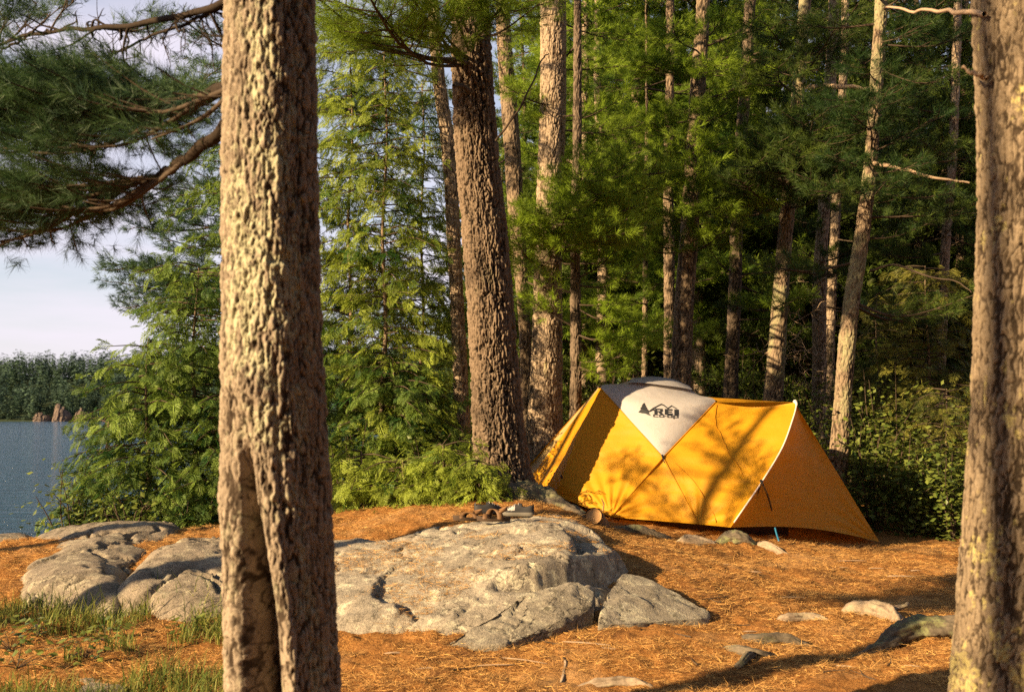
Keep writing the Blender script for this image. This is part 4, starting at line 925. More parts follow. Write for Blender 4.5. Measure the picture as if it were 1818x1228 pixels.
def cedar(label, u, d, vtop, ln, nb, seed, mt='cedar', zlow=.08, stem=.03, fan=.16, tint=.5, lean=0., sparse=0., name='cedar_tree', cat='tree', tmpl=FAN, droop=.35, shape=.75, wood='bark_mid', base=None, side=None, fl=.055):
    rng = np.random.default_rng(seed)
    x, y = (P(u, 738, d)[:2] if base is None else base); gb = gz1(x, y); zt = P(u, vtop, d)[2]; h = zt - gb
    r = thing(name, (x, y, gb), label, cat)
    g = Geo(); zz = np.linspace(-.15, h, 24); pth = np.stack([x + lean * zz + .02 * np.sin(zz * 3 + seed), y + .02 * np.cos(zz * 2.3 + seed), gb + zz], 1)
    add_tube(g, pth, np.linspace(stem, .006, 24), 8, 0, .7, .15, seed); g.build('trunk', M[wood], r, {'lichen': np.zeros(g.n)})
    tw = Geo(); PP, DD, NN, SS, TT = [], [], [], [], []
    for i in range(nb):
        f = zlow + (1 - zlow) * (i + rng.random()) / nb; a = i * 2.4 + rng.uniform(-.7, .7)
        if side is not None: a = rng.uniform(*side)
        l_ = ln * (1.12 - shape * f) * rng.uniform(.5, 1.15); j = np.array([x + lean * f * h, y, gb + f * h])
        dv = np.array([math.cos(a), math.sin(a), 0]); tip = j + dv * l_ + [0, 0, -l_ * rng.uniform(.0, .3)]; mid = (j + tip) / 2 + [0, 0, l_ * rng.uniform(.02, .16)]
        s = spline([j, mid, tip], 8); add_tube(tw, s, np.linspace(.010, .003, 8), 4, 1)
        nf = max(4, int(l_ / fl)); bt = rng.normal(tint, .22)
        for q in range(nf):
            t = .18 + .82 * (q + rng.random()) / nf; b_ = s[min(7, int(t * 7.99))]; sg = 1 if q % 2 else -1
            lat = np.array([-dv[1], dv[0], 0]) * sg
            dd = dv * rng.uniform(.35, .9) + lat * rng.uniform(.3, 1.) + np.array([0, 0, rng.normal(-.38, .3)])
            PP.append(b_ + rng.normal(0, .03, 3)); DD.append(dd); NN.append(np.array([0, 0, 1.]) + rng.normal(0, .45, 3)); SS.append(fan * rng.uniform(.7, 1.45)); TT.append(bt + rng.normal(0, .2))
            if rng.random() < .45:
                PP.append(b_ + lat * .06 + dd * .05 + rng.normal(0, .03, 3)); DD.append(dd + rng.normal(0, .5, 3)); NN.append(np.array([0, 0, 1.]) + rng.normal(0, .5, 3)); SS.append(fan * rng.uniform(.5, 1.)); TT.append(bt + rng.normal(0, .12))
    fans(tw, np.array(PP), np.array(DD), np.array(NN), np.array(SS), np.clip(TT, 0, 1), rng, tmpl, 0, droop)
    tw.build('crown', [M[mt], M['twig']], r); return r
cedar('tall thin-stemmed cedar right beside the near trunk', 618, 12.6, 40, .85, 160, 101, 'cedar', .04, .034, .17, .45, shape=.45)
cedar('tall thin-stemmed cedar midway between near trunk and big pine', 680, 12.2, 50, .72, 150, 102, 'cedar', .03, .036, .17, .5, shape=.45)
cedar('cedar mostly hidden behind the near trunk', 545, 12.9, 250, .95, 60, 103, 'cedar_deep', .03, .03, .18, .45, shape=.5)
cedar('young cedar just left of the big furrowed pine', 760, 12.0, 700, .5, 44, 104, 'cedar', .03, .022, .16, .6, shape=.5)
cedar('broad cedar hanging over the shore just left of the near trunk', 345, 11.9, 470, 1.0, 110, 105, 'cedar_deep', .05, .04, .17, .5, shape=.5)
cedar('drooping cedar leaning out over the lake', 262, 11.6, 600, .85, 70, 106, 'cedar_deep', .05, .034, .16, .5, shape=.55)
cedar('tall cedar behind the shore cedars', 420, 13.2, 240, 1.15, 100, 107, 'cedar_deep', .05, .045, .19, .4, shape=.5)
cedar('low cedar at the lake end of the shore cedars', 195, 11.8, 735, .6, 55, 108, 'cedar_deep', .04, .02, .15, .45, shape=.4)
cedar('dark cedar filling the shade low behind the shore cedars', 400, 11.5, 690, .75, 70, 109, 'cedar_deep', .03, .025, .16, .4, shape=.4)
for k, (u, d, vt, ln, nb, lab) in enumerate(((640, 10.9, 800, .42, 34, 'cedar sprig nearest the near trunk on the needle bank'), (715, 10.6, 815, .45, 36, 'bright low cedar sprig above the outcrop, left of the sandals'), (790, 10.5, 790, .48, 38, 'bright low cedar sprig directly behind the sandals'), (850, 10.2, 815, .36, 26, 'small cedar sprig against the foot of the big pine'))):
    cedar(lab, u, d, vt, ln, nb, 120 + k, 'cedar', .06, .012, .16, .72, shape=.3, name='cedar_sapling', cat='sapling', fl=.045)
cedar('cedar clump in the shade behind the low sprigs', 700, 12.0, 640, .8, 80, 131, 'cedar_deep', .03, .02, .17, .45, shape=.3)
cedar('cedar standing behind the lit slim pine left of the big furrowed pine', 748, 13.8, 130, .85, 140, 132, 'cedar', .05, .03, .18, .5, shape=.45)
cedar('hemlock with sunlit flat boughs above the right-hand shrubs', 1650, 14.2, 470, 1.05, 120, 140, 'hemlock', .05, .04, .16, .5, shape=.55, name='hemlock_tree', tmpl=FAN_S, droop=.2)
cedar('low hemlock with golden boughs beside the near right trunk', 1680, 13.2, 690, .75, 70, 141, 'hemlock', .05, .02, .14, .45, shape=.4, name='hemlock_tree', tmpl=FAN_S, droop=.2)
cedar('shaded hemlock behind the leaning lichen-covered pine', 1560, 15.5, 520, .9, 90, 142, 'hemlock', .05, .03, .16, .3, shape=.5, name='hemlock_tree', tmpl=FAN_S, droop=.2)

def shrub(label, u, d, vtop, wid, n, seed, size=.055, tint=.5, mt='leaf', orange=0.):
    rng = np.random.default_rng(seed); x, y = P(u, 738, d)[:2]; gb = gz1(x, y); h = max(.3, P(u, vtop, d)[2] - gb)
    r = thing('leafy_shrub', (x, y, gb), label, 'shrub')
    g = Geo(); lf = Geo(); PP, DD, UU, TT = [], [], [], []
    ns = 14
    for s in range(ns):
        a = rng.uniform(0, 6.28); rr = wid * math.sqrt(rng.random()); tip = np.array([x + rr * math.cos(a), y + rr * math.sin(a), gb + h * rng.uniform(.45, 1.)]); b_ = np.array([x + .15 * rr * math.cos(a), y + .15 * rr * math.sin(a), gb - .05])
        sp = spline([b_, (b_ + tip) / 2 + [0, 0, .1 * h] + rng.normal(0, .06, 3), tip], 12); add_tube(g, sp, np.linspace(.011, .003, 12), 5)
        for k in range(n // ns):
            t = .15 + .85 * rng.random(); c = sp[int(t * 11)] + rng.normal(0, .13 + .05 * wid, 3)
            c[2] = max(c[2], gb + .03)
            dd = rng.normal(0, 1, 3); dd[2] = -abs(dd[2]) * .4; PP.append(c); DD.append(dd); UU.append([rng.normal(0, .5) - .2, rng.normal(0, .5) - .15, 1]); TT.append(rng.normal(tint, .2))
    g.build('stem', M['twig'], r)
    leaves(lf, np.array(PP), np.array(DD), np.array(UU), size * rng.uniform(.6, 1.25, len(PP)), np.clip(TT, 0, 1), rng)
    lf.build('foliage', M[mt], r); return r
for k, a in enumerate(((1545, 12.9, 700, .6, 1500, 'leafy shrub pressed against the vestibule edge of the tent'), (1610, 12.7, 760, .6, 1500, 'dark leafy shrub in the shade right of the tent'), (1690, 12.4, 800, .6, 1500, 'leafy shrub at the foot of the near right trunk'), (1590, 14, 640, .7, 1400, 'taller shrub under the sunlit hemlock'), (1500, 14.6, 660, .6, 1100, 'leafy shrub behind the leaning lichen-covered pine'), (1760, 13, 700, .7, 1300, 'leafy shrub hidden by the near right trunk'),
                        (1430, 15.5, 640, .6, 1000, 'leafy shrub between the two trunks behind the tent ridge'), (1270, 16.2, 600, .7, 1100, 'leafy shrub right of the stout pine behind the tent'), (1340, 17, 590, .8, 1100, 'leafy shrub behind the dark shaded pine'), (1090, 16.5, 640, .7, 900, 'leafy shrub left of the tent peak'),
                        (135, 11.4, 815, .42, 520, 'low maple bush with orange tips by the lake'), (240, 11.0, 860, .4, 420, 'low leafy bush behind the long granite hump'), (765, 11.2, 765, .34, 520, 'sunlit leafy shrub left of the big pine, above the cedar sprigs'), (630, 11.7, 740, .4, 520, 'leafy shrub showing just right of the near trunk'))):
    shrub(a[5], a[0], a[1], a[2], a[3], a[4], 200 + k, .075 if k < 10 else .07, .45)
# shaded undergrowth deeper in the wood: shared copies
rng = np.random.default_rng(41)
src = shrub('dark undergrowth bush deep in the wood', 1400, 19, 610, .9, 800, 260, .10, .35)
src['group'] = 'undergrowth bushes deep in the wood'
b0 = np.array(src.location)
for i in range(46):
    y = rng.uniform(18, 30); u = rng.uniform(960, 1800); x = (u - 909) / FPX * y
    r = src.copy(); COL.objects.link(r); r.location = (x, y, gz1(x, y)); r.rotation_euler = (0, 0, rng.uniform(0, 6.28)); s = rng.uniform(.8, 1.5); r.scale = (s, s, s)
    for ch in src.children:
        c = ch.copy(); COL.objects.link(c); c.parent = r

# ------------------------------------------------------------------ tent
M['fly'] = fabric_mat('yellow_fly', (.62, .292, .011), .42)
M['grey'] = fabric_mat('grey_fly', (.40, .375, .365), .3)
M['beige'] = fabric_mat('beige_mesh', (.45, .31, .12), .3)
M['sleeve'] = simple_mat('pole_sleeve', (.62, .50, .42), (.5, .4, .34), 60, .6)
M['ink'] = simple_mat('black_ink', (.012, .014, .016), (.02, .02, .022), 60, .5, .2, 0)
M['tentfloor'] = simple_mat('tent_floor', (.055, .026, .016), (.04, .02, .012), 20, .7)
M['cord'] = simple_mat('blue_cord', (.01, .12, .22), (.01, .09, .17), 60, .5)
M['strap_dark'] = simple_mat('dark_strap', (.10, .05, .015), (.07, .035, .012), 60, .7)
TL, TR, XC = P(1067, 690, 12.0), P(1270, 714, 11.7), P(1177, 812, 11.15)
BL, BR = P(1085, 917, 10.95), P(1240, 930, 10.7)
LC = P(985, 879, 11.5)
tp0 = P(1230, 930, 11.6)
tent = thing('tent', (tp0[0], tp0[1], gz1(tp0[0], tp0[1])), 'yellow dome camping tent with grey roof panel on the needle bank', 'tent')
def ruled(left, right, nu, nv, sag=0., wr=.008, seed=0, fine=.0, flip=False):
    """surface between two polylines (each resampled smoothly to nv rows)"""
    A = left if callable(left) else (lambda t, s=np.asarray(left): np.stack([np.interp(t, np.linspace(0, 1, len(s)), s[:, k]) for k in range(3)], 1))
    B = right if callable(right) else (lambda t, s=np.asarray(right): np.stack([np.interp(t, np.linspace(0, 1, len(s)), s[:, k]) for k in range(3)], 1))
    t = np.linspace(0, 1, nv); a, b_ = A(t), B(t); u = np.linspace(0, 1, nu)
    G = a[:, None] * (1 - u)[None, :, None] + b_[:, None] * u[None, :, None]
    du = np.gradient(G, axis=1); dv = np.gradient(G, axis=0); N = nrm(np.cross(du, dv).reshape(-1, 3)).reshape(G.shape)
    N = np.nan_to_num(N)
    if (N.reshape(-1, 3) @ np.array([-.2, -1, .3])).mean() < 0: N = -N
    env = (4 * u * (1 - u))[None, :] * (np.sin(np.pi * np.clip(t, 0, 1)) ** .6)[:, None]
    q = G.reshape(-1, 3)
    w = (fbm(q * 2.2, 3, seed) - .5).reshape(env.shape) * 2.2 + (fbm(np.stack([q[:, 0] * 2, q[:, 1] * 2, q[:, 2] * 9], 1), 3, seed + 1) - .5).reshape(env.shape)
    G = G + N * (-sag * env + wr * 2 * w * np.minimum(1, env * 3))[..., None]
    return G.reshape(-1, 3), gridF(nu, nv), G
def poly3(*p): return np.array(p)
def arc(ctrl, n=60):
    s = spline(ctrl, n); return s
def add_panel(name, left, right, mt, nu=60, nv=60, sag=0., wr=.008, seed=0, thick=True):
    V, F, G = ruled(left, right, nu, nv, sag, wr, seed); g = Geo(); g.add(V, F)
    o = g.build(name, mt, tent); return o, G
# grey roof panel: from the crossing up over the dome
rows = [(XC, XC + [.001, 0, 0], XC + [.002, 0, 0]),
        (P(1122, 751, 11.6), P(1174, 760, 11.38), P(1224, 763, 11.42)),
        (TL, P(1170, 716, 11.6), TR),
        (P(1100, 681, 12.25), P(1166, 687, 11.95), P(1240, 701, 12.05)),
        (P(1122, 676, 12.55), P(1166, 673.5, 12.45), P(1222, 690, 12.4)),
        (P(1110, 690, 13.0), P(1170, 690, 13.0), P(1240, 705, 12.9))]
Lf, Md, Rt = (np.array([r_[k] for r_ in rows]) for k in range(3))
nv = 90; L_, M_, R_ = spline(Lf, nv), spline(Md, nv), spline(Rt, nv)
# keep the two lower edges straight along the poles
t_ = np.linspace(0, 5, nv)
for arr, a_, b_ in ((L_, XC, TL), (R_, XC, TR)):
    mk = t_ <= 2; arr[mk] = a_ + (b_ - a_) * (t_[mk] / 2)[:, None]
u_ = np.linspace(0, 1, 70)[None, :, None]
G = L_[:, None] * (1 - u_) * (1 - 2 * u_) + M_[:, None] * 4 * u_ * (1 - u_) + R_[:, None] * u_ * (2 * u_ - 1)
q = G.reshape(-1, 3); G = G + np.array([0, -1, .3]) * ((fbm(np.stack([q[:, 0] * 3, q[:, 1], q[:, 2] * 8], 1), 3, 4) - .5).reshape(nv, 70) * .035 * np.minimum(1, t_ * .7)[:, None])[..., None]
g = Geo(); g.add(G.reshape(-1, 3), gridF(70, nv)); roof = g.build('roof_panel', M['grey'], tent)
roofG = G
# vent flap across the top of the roof
va = PL([(1113, 681, 12.15), (1140, 681.5, 12.0), (1170, 685, 11.95), (1200, 688.5, 11.97), (1228, 693.5, 12.05)]); va = spline(va, 24) + [0, -.05, .012]
vb = PL([(1122, 674.5, 12.55), (1145, 671.5, 12.5), (1166, 671.5, 12.45), (1195, 676, 12.42), (1224, 688, 12.4)]); vb = spline(vb, 24) + [0, 0, .02]
V, F, G2 = ruled(va, vb, 14, 24, -.02, .003, 3); g = Geo(); g.add(V, F); g.build('vent_flap', M['grey'], tent)
crease = lambda t: np.stack([np.interp(t, [0, .45, .9, 1], c_) for c_ in np.array([P(1069, 691, 12.05), P(1024, 776, 11.75), P(993, 860, 11.5), LC]).T], 1)
hoop_c = spline(PL([(1410, 714, 11.25), (1413, 722, 11.2), (1406, 748, 11.05), (1388, 796, 10.85), (1354, 853, 10.62), (1322, 900, 10.46), (1297, 936, 10.38)]), 80)
hoop = lambda t: np.stack([np.interp(t, np.linspace(0, 1, 80), hoop_c[:, k]) for k in range(3)], 1)
def tens(G, foot, amp, k=9, reach=.8, seed=0):
    """fans of tension folds running out of a staked corner"""
    d = G - foot; r = np.linalg.norm(d, axis=-1); a = np.arctan2(d[..., 2], d[..., 0])
    return amp * np.sin(a * k * 2 + seed) * np.exp(-(r / reach) ** 2) * np.minimum(1, r / .12)
def panel_t(name, left, right, foots, mt, nu, nv, sag, wr, seed):
    V, F, G = ruled(left, right, nu, nv, sag, wr, seed)
    for (f, a, k, rc) in foots: G = G + np.array([-.3, -.9, .3]) * tens(G, f, a, k, rc, seed)[..., None]
    g = Geo(); g.add(G.reshape(-1, 3), F); return g.build(name, mt, tent)
LMID = lambda t: np.stack([np.interp(t, [0, .5, 1], c_) for c_ in np.array([TL, XC, BL]).T], 1)
RMID = lambda t: np.stack([np.interp(t, [0, .5, 1], c_) for c_ in np.array([TR, XC, BR]).T], 1)
panel_t('fly_panel', crease, LMID, [(BL, .018, 9, .55), (LC, .004, 7, .4)], M['fly'], 80, 90, .03, .013, 11)
# lower triangle between the crossing poles
g = Geo(); t = np.linspace(0, 1, 60); LB_ = XC + (BL - XC) * t[:, None]; RB_ = XC + (BR - XC) * t[:, None]
panel_t('fly_panel', LB_, RB_, [(BL, .016, 9, .5)], M['fly'], 60, 60, .02, .012, 12)
# right side: crossing pole to the vestibule hoop
nvv = 100; tt = np.linspace(0, 1, nvv); A = RMID(tt); Bh = hoop(tt)
V, F, G = ruled(A, Bh, 90, nvv, .05, .014, 13)
G = G + np.array([-.1, -.9, .3]) * (tens(G, BR, .008, 8, .5, 1) + tens(G, P(1354, 853, 10.6), .010, 7, .45, 2))[..., None]
top_sag = -.05 * np.sin(np.pi * np.linspace(0, 1, 90))[None, :] * np.exp(-(tt / .12) ** 2)[:, None]; G[..., 2] += top_sag
g = Geo(); g.add(G.reshape(-1, 3), F); g.build('fly_panel', M['fly'], tent)
sg = np.array([G[i, int(4 + 62 * (i / 62.) ** 1.25)] for i in range(2, 63, 4)]) + [0, -.006, .003]
g = Geo(); add_tube(g, spline(sg, 40), .0045, 5, 0, .5); g.build('seam', M['fly'], tent)
sg = np.array([G[i, int(6 + 40 * ((i - 52) / 46.))] for i in range(54, 97, 6)]) + [0, -.006, .003]
g = Geo(); add_tube(g, spline(sg, 40), .004, 5, 0, .5); g.build('seam', M['fly'], tent)
# left end: sunlit face and beige mesh strip
sil = [P(1062, 688.5, 12.5), P(1004, 753, 12.7), P(946, 818, 12.9), P(905, 863, 12.95)]
stripe = [P(1064, 689, 12.4), P(1010, 757, 12.45), P(957, 827, 12.5), P(918, 873, 12.5)]
add_panel('fly_panel', stripe, crease, M['fly'], 40, 60, .03, .006, 15)
add_panel('side_strip', sil, stripe, M['beige'], 16, 60, .01, .004, 16)
# vestibule: hoop to the staked tip
TIP = P(1562, 962, 11.7)
vt = lambda t: np.stack([np.interp(t, [0, 1], c_) for c_ in np.array([P(1418, 735, 11.3), TIP]).T], 1)
# fan the vestibule between the hoop (left) and the tip edge
ht = hoop(tt)
edge = P(1415, 722, 11.25) + (TIP - P(1415, 722, 11.25)) * tt[:, None]
V, F, G = ruled(ht, edge, 70, nvv, .05, .008, 17)
bot = np.sin(np.pi * np.linspace(0, 1, 70)); G[..., 2] += .07 * bot[None, :] * sstep(.55, 1, tt)[:, None]
G = G + np.array([.3, -.8, .3]) * tens(G, TIP, .010, 16, .7, 3)[..., None]
g = Geo(); g.add(G.reshape(-1, 3), F); g.build('vestibule_panel', M['fly'], tent)
# far side and back of the fly
b1, b2, b3 = P(1000, 860, 13.6), P(1330, 900, 13.3), P(1470, 925, 12.9)
gb_ = lambda p: np.array([p[0], p[1], gz1(p[0], p[1]) + .06])
topl = np.array([sil[0], P(1110, 690, 13.0), P(1240, 705, 12.9), hoop_c[0]]); botl = np.array([sil[3], gb_(b1), gb_(b2), gb_(b3)])
res = lambda s: np.stack([np.interp(np.linspace(0, 1, 50), np.linspace(0, 1, len(s)), s[:, k]) for k in range(3)], 1)
add_panel('back_panel', res(topl), res(botl), M['fly'], 30, 50, -.02, .006, 18)
add_panel('back_panel', np.array([hoop_c[0], gb_(b3)]), np.array([P(1415, 722, 11.25), TIP + [0, .02, 0]]), M['fly'], 30, 40, 0., .004, 19)
add_panel('back_panel', res(np.array([P(1110, 690, 13.0), P(1170, 690, 13.0), P(1240, 705, 12.9)])), res(np.array([P(1240, 705, 12.9), TR + [0, .03, 0], hoop_c[0]])), M['fly'], 20, 50, 0., .003, 20)
add_panel('back_panel', np.array([TL + [0, .02, 0], P(1110, 690, 13.0)]), np.array([sil[0], sil[0] + [0, .25, 0]]), M['fly'], 10, 20, 0., .002, 21)
# sleeves and seams along the poles
def strip_tube(name, pts, r, mt, seed=0, sides=8, off=(0, -.012, .006), n=60):
    g = Geo(); p = spline(pts, n) + np.array(off); add_tube(g, p, r, sides, 0, .5, 0, seed, True); return g.build(name, mt, tent)
strip_tube('pole_sleeve', hoop_c[::4], .008, M['sleeve'])
g = Geo(); cap = hoop_c[:14]; add_tube(g, cap + np.array([.006, -.006, .012]), np.linspace(.022, .009, 14), 10, 0, .5, 0, 0, True); g.build('hoop_cap', M['sleeve'], tent)
seam = lambda name, a, b_: strip_tube(name, [a, (a + b_) / 2, b_], .0045, M['strap_dark'], off=(0, -.006, .003), n=24)
g = Geo()
for a, b_ in ((TL, XC), (XC, BR), (TR, XC), (XC, BL)):
    add_tube(g, spline([a, (a + b_) / 2, b_], 20) + np.array([0, -.007, .003]), .006, 6, 0, .5)
g.build('seam', M['fly'], tent)
g = Geo(); c = XC + np.array([0, -.015, 0]); add_tube(g, [c + np.array([-.012, 0, .03]), c, c + np.array([.02, 0, -.05])], .012, 6, 0, .5, cap=True); g.build('buckle', M['ink'], tent)
g = Geo(); c = P(1352, 855, 10.58); add_tube(g, [c + np.array([-.01, 0, .02]), c, c + np.array([.01, 0, -.03])], .014, 6, 0, .5, cap=True); g.build('buckle', M['ink'], tent)
g = Geo(); c = P(997, 846, 11.45); add_tube(g, [c + np.array([-.01, 0, .015]), c, c + np.array([.01, 0, -.02])], .012, 6, 0, .5, cap=True); g.build('buckle', M['ink'], tent)
for pts in ([(1352, 857, 10.6), (1362, 880, 10.66), (1369, 905, 10.72)], [(1350, 858, 10.6), (1338, 888, 10.62), (1318, 926, 10.64)]):  # second run is the strap's shadow line, built as a dark strip
    strip_tube('strap', PL(pts), .009, M['strap_dark'], off=(0, -.03, 0), n=16)
# dark tub floor seen in the gap under the fly, and the blue stake loop
fl = np.array([P(1000, 884, 11.9), P(1090, 925, 11.25), P(1290, 950, 10.95), P(1400, 958, 11.4)]); g = Geo(); rows_ = []
for k in range(2):
    rows_.append([np.array([p[0], p[1], gz1(p[0], p[1]) - .06 + k * .30]) for p in spline(fl, 30)])
g.add(np.array(rows_).reshape(-1, 3), gridF(30, 2)); o = g.build('floor', M['tentfloor'], tent)
sm = o.modifiers.new('thick', 'SOLIDIFY'); sm.thickness = .02
strip_tube('stake_loop', PL([(1376, 936, 10.5), (1379, 948, 10.48), (1383, 960, 10.46)]), .009, M['cord'], off=(0, 0, 0), n=8)
strip_tube('stake_loop', [P(1562, 962, 11.68), P(1572, 970, 11.66), P(1582, 978, 11.62)], .005, M['strap_dark'], off=(0, 0, 0), n=8)
# printed mark on the roof panel: fir tree, mountain line, lettering
from mathutils.bvhtree import BVHTree
bv = BVHTree.FromPolygons([Vector(v) for v in roofG.reshape(-1, 3)], [tuple(int(i) for i in f) for f in gridF(70, 90)])
def on_roof(cx_, cy_):
    u, v = 1050 + cx_ / 6.824, 660 + cy_ / 6.824
    o_ = Vector((0, 0, CAM_Z)); dv = (Vector(P(u, v, 10.)) - o_).normalized(); h = bv.ray_cast(o_, dv)[0]
    return np.array(h - dv * .006)
def fill(g, poly, k=1):
    """polygon in crop coordinates, triangulated and laid on the panel"""
    bm = bmesh.new(); f = bm.faces.new([bm.verts.new((x, -y, 0)) for x, y in poly]); bmesh.ops.triangulate(bm, faces=[f])
    bm.verts.index_update(); V = np.array([on_roof(v.co.x, -v.co.y) for v in bm.verts]); F = np.array([[v.index for v in f.verts] for f in bm.faces]); bm.free()
    g.add(V, F, 0, 0, False)
g = Geo()
fill(g, [(640, 373), (652, 392), (648, 396), (664, 414), (659, 417), (678, 440), (672, 443), (690, 462), (700, 470), (712, 482), (692, 486), (702, 508), (720, 530), (566, 488), (603, 447), (587, 444), (616, 413), (604, 411), (622, 392), (617, 390)])
fill(g, [(700, 469), (740, 437), (790, 411), (846, 383), (882, 398), (924, 434), (970, 403), (1036, 441), (1032, 449), (970, 417), (925, 449), (876, 409), (846, 399), (800, 420), (768, 441), (746, 464), (713, 481)])
B = lambda x, y, w, h: fill(g, [(x, y + (x - 745) * .045), (x + w, y + (x + w - 745) * .045), (x + w, y + h + (x + w - 745) * .045), (x, y + h + (x - 745) * .045)])
# R
B(772, 440, 90, 15); B(750, 455, 44, 14); B(832, 455, 34, 14); B(762, 469, 96, 12); B(762, 481, 36, 30)
fill(g, [(806, 483), (844, 485), (874, 517), (834, 514)])
# E
B(888, 440, 92, 17); B(888, 457, 40, 10); B(888, 467, 84, 13); B(888, 480, 40, 11); B(888, 491, 96, 19)
# I
B(1004, 440, 52, 71)
# co-op
for x0, kind in ((748, 'c'), (820, 'o'), (918, 'o'), (990, 'p')):
    w_ = 62
    B(x0, 512, w_, 8); B(x0, 520, 13, 16)
    if kind != 'c': B(x0 + w_ - 13, 520, 13, 16)
    B(x0, 536, w_, 8)
    if kind == 'p': B(x0, 544, 13, 12)
B(890, 524, 18, 8)
g.build('printed_logo', M['ink'], roof)
bpy.data.objects[roof.children[0].name].location = (0, 0, 0)

# ------------------------------------------------------------------ footwear on the rock
M['sole'] = simple_mat('brown_sole', (.055, .034, .02), (.035, .022, .014), 50, .75)
M['strap'] = simple_mat('leather_strap', (.13, .068, .03), (.085, .045, .02), 50, .6)
M['black'] = simple_mat('black_fabric', (.022, .022, .024), (.035, .033, .033), 70, .7)
M['whiteish'] = simple_mat('pale_mesh_fabric', (.40, .37, .34), (.28, .25, .23), 120, .8)
M['rubber'] = simple_mat('pale_rubber', (.15, .135, .11), (.10, .09, .075), 60, .7)
M['tan'] = simple_mat('tan_strap', (.19, .10, .045), (.13, .07, .032), 50, .65)
def foot_outline(n, L, W):
    t = np.linspace(0, 2 * np.pi, n, endpoint=False); x = L / 2 * np.cos(t); y = W / 2 * np.sin(t)
    f = (x / L + .5); y = y * (.74 + .34 * sstep(.35, .8, f)) + .012 * np.sin(f * np.pi * 1.2); return x + L / 2, y
def place(V, pos, yaw, roll=0., pitch=0.):
    V = np.asarray(V, float)
    cp, sp_ = math.cos(pitch), math.sin(pitch); V = V @ np.array([[cp, 0, -sp_], [0, 1, 0], [sp_, 0, cp]])
    cr, sr = math.cos(roll), math.sin(roll); V = V @ np.array([[1, 0, 0], [0, cr, sr], [0, -sr, cr]])
    c, s = math.cos(yaw), math.sin(yaw); return V @ np.array([[c, s, 0], [-s, c, 0], [0, 0, 1]]) + pos
def strapstrip(arc_pts, width_dir, w, th=.004):
    a = np.asarray(arc_pts); wd = np.asarray(width_dir) * w / 2; t = nrm(np.gradient(a, axis=0)); nn = nrm(np.cross(t, wd)) * th
    V = np.stack([a - wd, a + wd, a + wd + nn, a - wd + nn], 1).reshape(-1, 3); return V, gridF(4, len(a), True)
def sandal(label, pos, yaw, pitch, heel_up, seed, hs=1.):
    r = thing('sandal', pos, label, 'sandal', 'brown strapped sandals on the outcrop')
    g = Geo(); ox, oy = foot_outline(40, .28, .105); zt = lambda x: .012 + .01 * np.cos(x / .28 * 6.28)
    rows = []
    for (k, z) in ((.96, 0), (1., .005), (1., .014), (.985, .018)):
        rows.append(np.stack([(ox - .14) * k + .14, oy * k, z + zt(ox) * (z > .001)], 1))
    V = np.concatenate(rows + [np.array([[.14, .0, .019 + .002]])]); F = gridF(40, 4, True)
    g.add(place(V, pos, yaw, 0, pitch), F); k = np.arange(40); g.add(place(V, pos, yaw, 0, pitch), np.stack([120 + k, 120 + (k + 1) % 40, np.full(40, 160)], 1))
    g.build('sole', M['sole'], r)
    a = np.linspace(0, np.pi, 14)
    for (x, w, h, yw, tilt) in ((.20, .05, .034 * hs, .051, .2), (.135, .05, .075 * hs, .048, -.9)):
        g = Geo(); arc_ = np.stack([x + tilt * .05 * np.cos(a), yw * np.cos(a), .018 + h * np.sin(a) ** .8], 1); V, F = strapstrip(arc_, [1, 0, .1], w); g.add(place(V, pos, yaw, 0, pitch), F); g.build('strap', M['strap'], r)
    a2 = np.linspace(-1.9, 1.9, 16); g = Geo(); arc_ = np.stack([.065 - .055 * np.cos(a2) + .02, .043 * np.sin(a2), .055 + heel_up * (.5 + .5 * np.cos(a2)) ], 1); V, F = strapstrip(arc_, [0.1, 0, 1], .03); g.add(place(V, pos, yaw, 0, pitch), F); g.build('strap', M['tan'], r)
    return r
